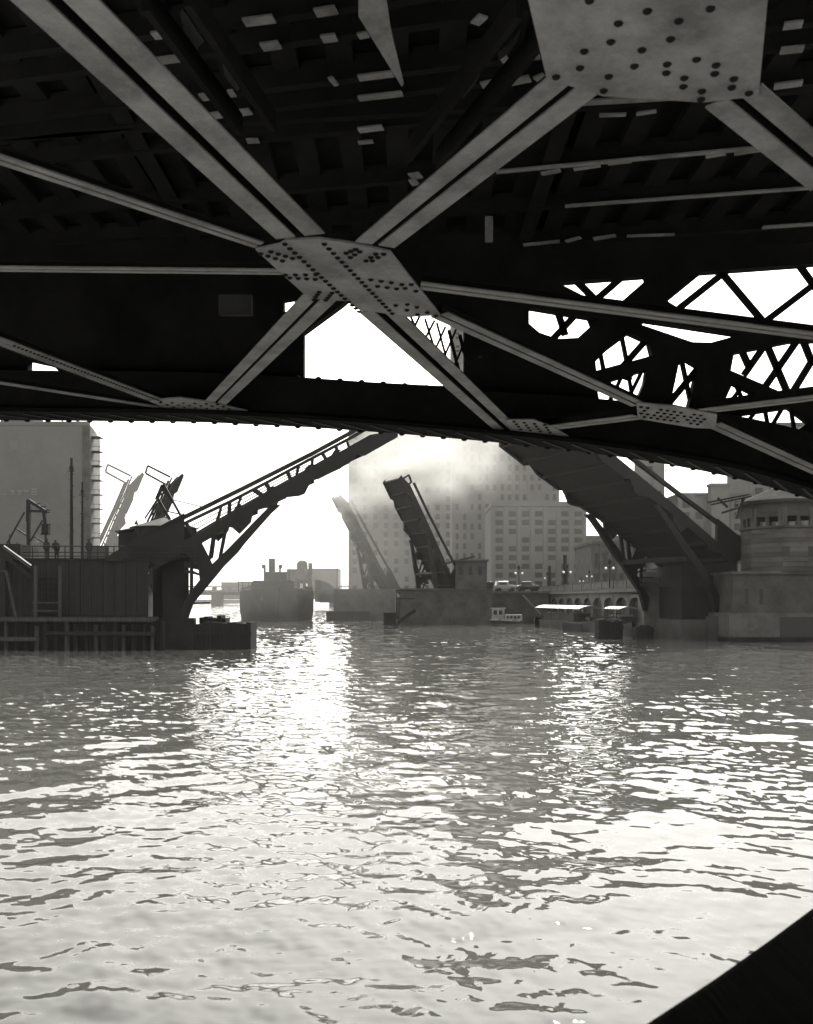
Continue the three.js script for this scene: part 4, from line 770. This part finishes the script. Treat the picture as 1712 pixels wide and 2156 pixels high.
  for (const x of [-3.2, -1.8, 1.8, 4]) mesh('window', box(x - 0.4, x + 0.4, 4.5, 6.4, 3.98, 4.05), M.lamp, dome);
  const arch = thing('arched_truss', 'pale arched truss of a far bridge right of the steamship', 'bridge', [-36, 0, -430]);
  { const pts = []; for (let i = 0; i <= 12; i++) { const t = i / 12; pts.push([t * 10 - 4, 5 + 8.2 * Math.sqrt(Math.max(0, 1 - t * t))]); } mesh('rib', plate([...pts, [6, 3.5], [-4, 3.5]], -4, 4), M.stone, arch); mesh('approach', box(-2, 14, 3.2, 7.2, -4, 4), M.stone2, arch); }
  for (const [x, d, h, label] of [[-40, 600, 30, 'thin distant flagpole right of the arched truss'], [-37, 520, 24, 'thin distant mast beside the smoke-veiled leaf']]) { const p = thing('distant_mast', label, 'mast', [x, 4, -d]); mesh('shaft', rod([0, 0, 0], [0, h, 0], 0.3, 0.12), M.steel2, p); mesh('crosstree', bar([-1, h * 0.85, 0], [1, h * 0.85, 0], 0.2), M.steel2, p); }
}

// ---------- smoke and added haze: thin drifting veils one behind another, each with its own wisps ----------
function wisps(size, cells, cut, s0, reach) {
  seed = s0; const t = noiseTexture(size, cells, 0, 1, 1, 0), d = t.image.data;
  for (let y = 0; y < size; y++) for (let x = 0; x < size; x++) {
    const k = 4 * (y * size + x), u = x / (size - 1) * 2 - 1, v = y / (size - 1) * 2 - 1, r = Math.min(1, Math.hypot(u, v)), n = d[k] / 255;
    const e = Math.max(0, 1 - r / reach), a = Math.max(0, Math.min(1, (n - cut) * 1.5 + e * 0.9 - 0.25)) * Math.min(1, e * 2.2);
    d[k] = d[k + 1] = d[k + 2] = Math.round(255 * a);
  }
  t.wrapS = t.wrapT = THREE.ClampToEdgeWrapping; t.needsUpdate = true; return t;
}
const wispA = wisps(256, [4, 9, 20, 45], 0.3, 21, 1), wispB = wisps(256, [2, 5, 11], 0.25, 22, 1), wispC = wisps(128, [2, 4], -0.1, 23, 1);
function smoke(name, label, veils, opacity, g, map, s0) {
  seed = s0;
  const m = new THREE.MeshPhysicalMaterial({ roughness: 1, transmission: 1, thickness: 0, ior: 1.01, transparent: true, opacity, side: THREE.DoubleSide, alphaMap: map });
  m.name = name + ' veil'; m.color.setRGB(g, g * 0.99, g * 0.96);
  const list = veils.map(([x, y, d, w, h, tilt]) => {
    const p = new THREE.PlaneGeometry(w, h, 20, 14), q = p.attributes.position, a = R(0, 6), b = R(0, 6);
    for (let i = 0; i < q.count; i++) { const X = q.getX(i) / w * 6, Y = q.getY(i) / h * 6; q.setZ(i, Math.min(w * 0.06, 2) * (Math.sin(X + a) + Math.sin(Y * 1.3 + b) + 0.5 * Math.sin(X * 2.1 + Y))); }
    p.computeVertexNormals(); return p.rotateZ(tilt).rotateY(w > 60 ? 0 : R(-0.3, 0.3)).translate(x, y, -d);
  });
  const o = mesh(name, list, m, undefined, true); o.castShadow = false; tag(o, label, 'smoke', undefined, 'stuff');
}
smoke('funnel_smoke', 'thin smoke rising from the steamship funnel', [[-30.3, 20, 219, 5, 14, 0.1], [-31, 23, 221, 7, 18, -0.1], [-29.8, 17, 220, 3.4, 8, 0]], 0.4, 0.35, wispA, 31);
smoke('drifting_smoke', 'pale smoke drifting across the towers past the steep leaf tip', [[-15, 27, 204, 24, 22, 0.3], [-4, 33, 200, 44, 26, 0.2], [8, 36, 205, 44, 30, 0.25], [2, 33, 202, 36, 26, 0.1], [16, 42, 209, 36, 34, 0.4], [10, 34, 207, 30, 24, 0.1]], 0.14, 0.95, wispB, 32);
smoke('river_smoke_haze', 'thin pale smoke and added haze hanging over the river round the steamship', [[-42, 22, 188, 130, 70, 0], [-22, 24, 191, 110, 66, 0], [-55, 26, 194, 130, 76, 0]], 0.022, 0.95, wispC, 33);  // veils added to lighten what lies behind, smoke and distance haze together
smoke('city_haze', 'thin pale haze veils added in front of the towers behind the viaduct', [[20, 34, 281, 150, 100, 0], [30, 30, 288, 170, 110, 0]], 0.009, 0.95, wispC, 34);  // veils added in place of denser air haze before the towers

renderer.render(scene, camera);
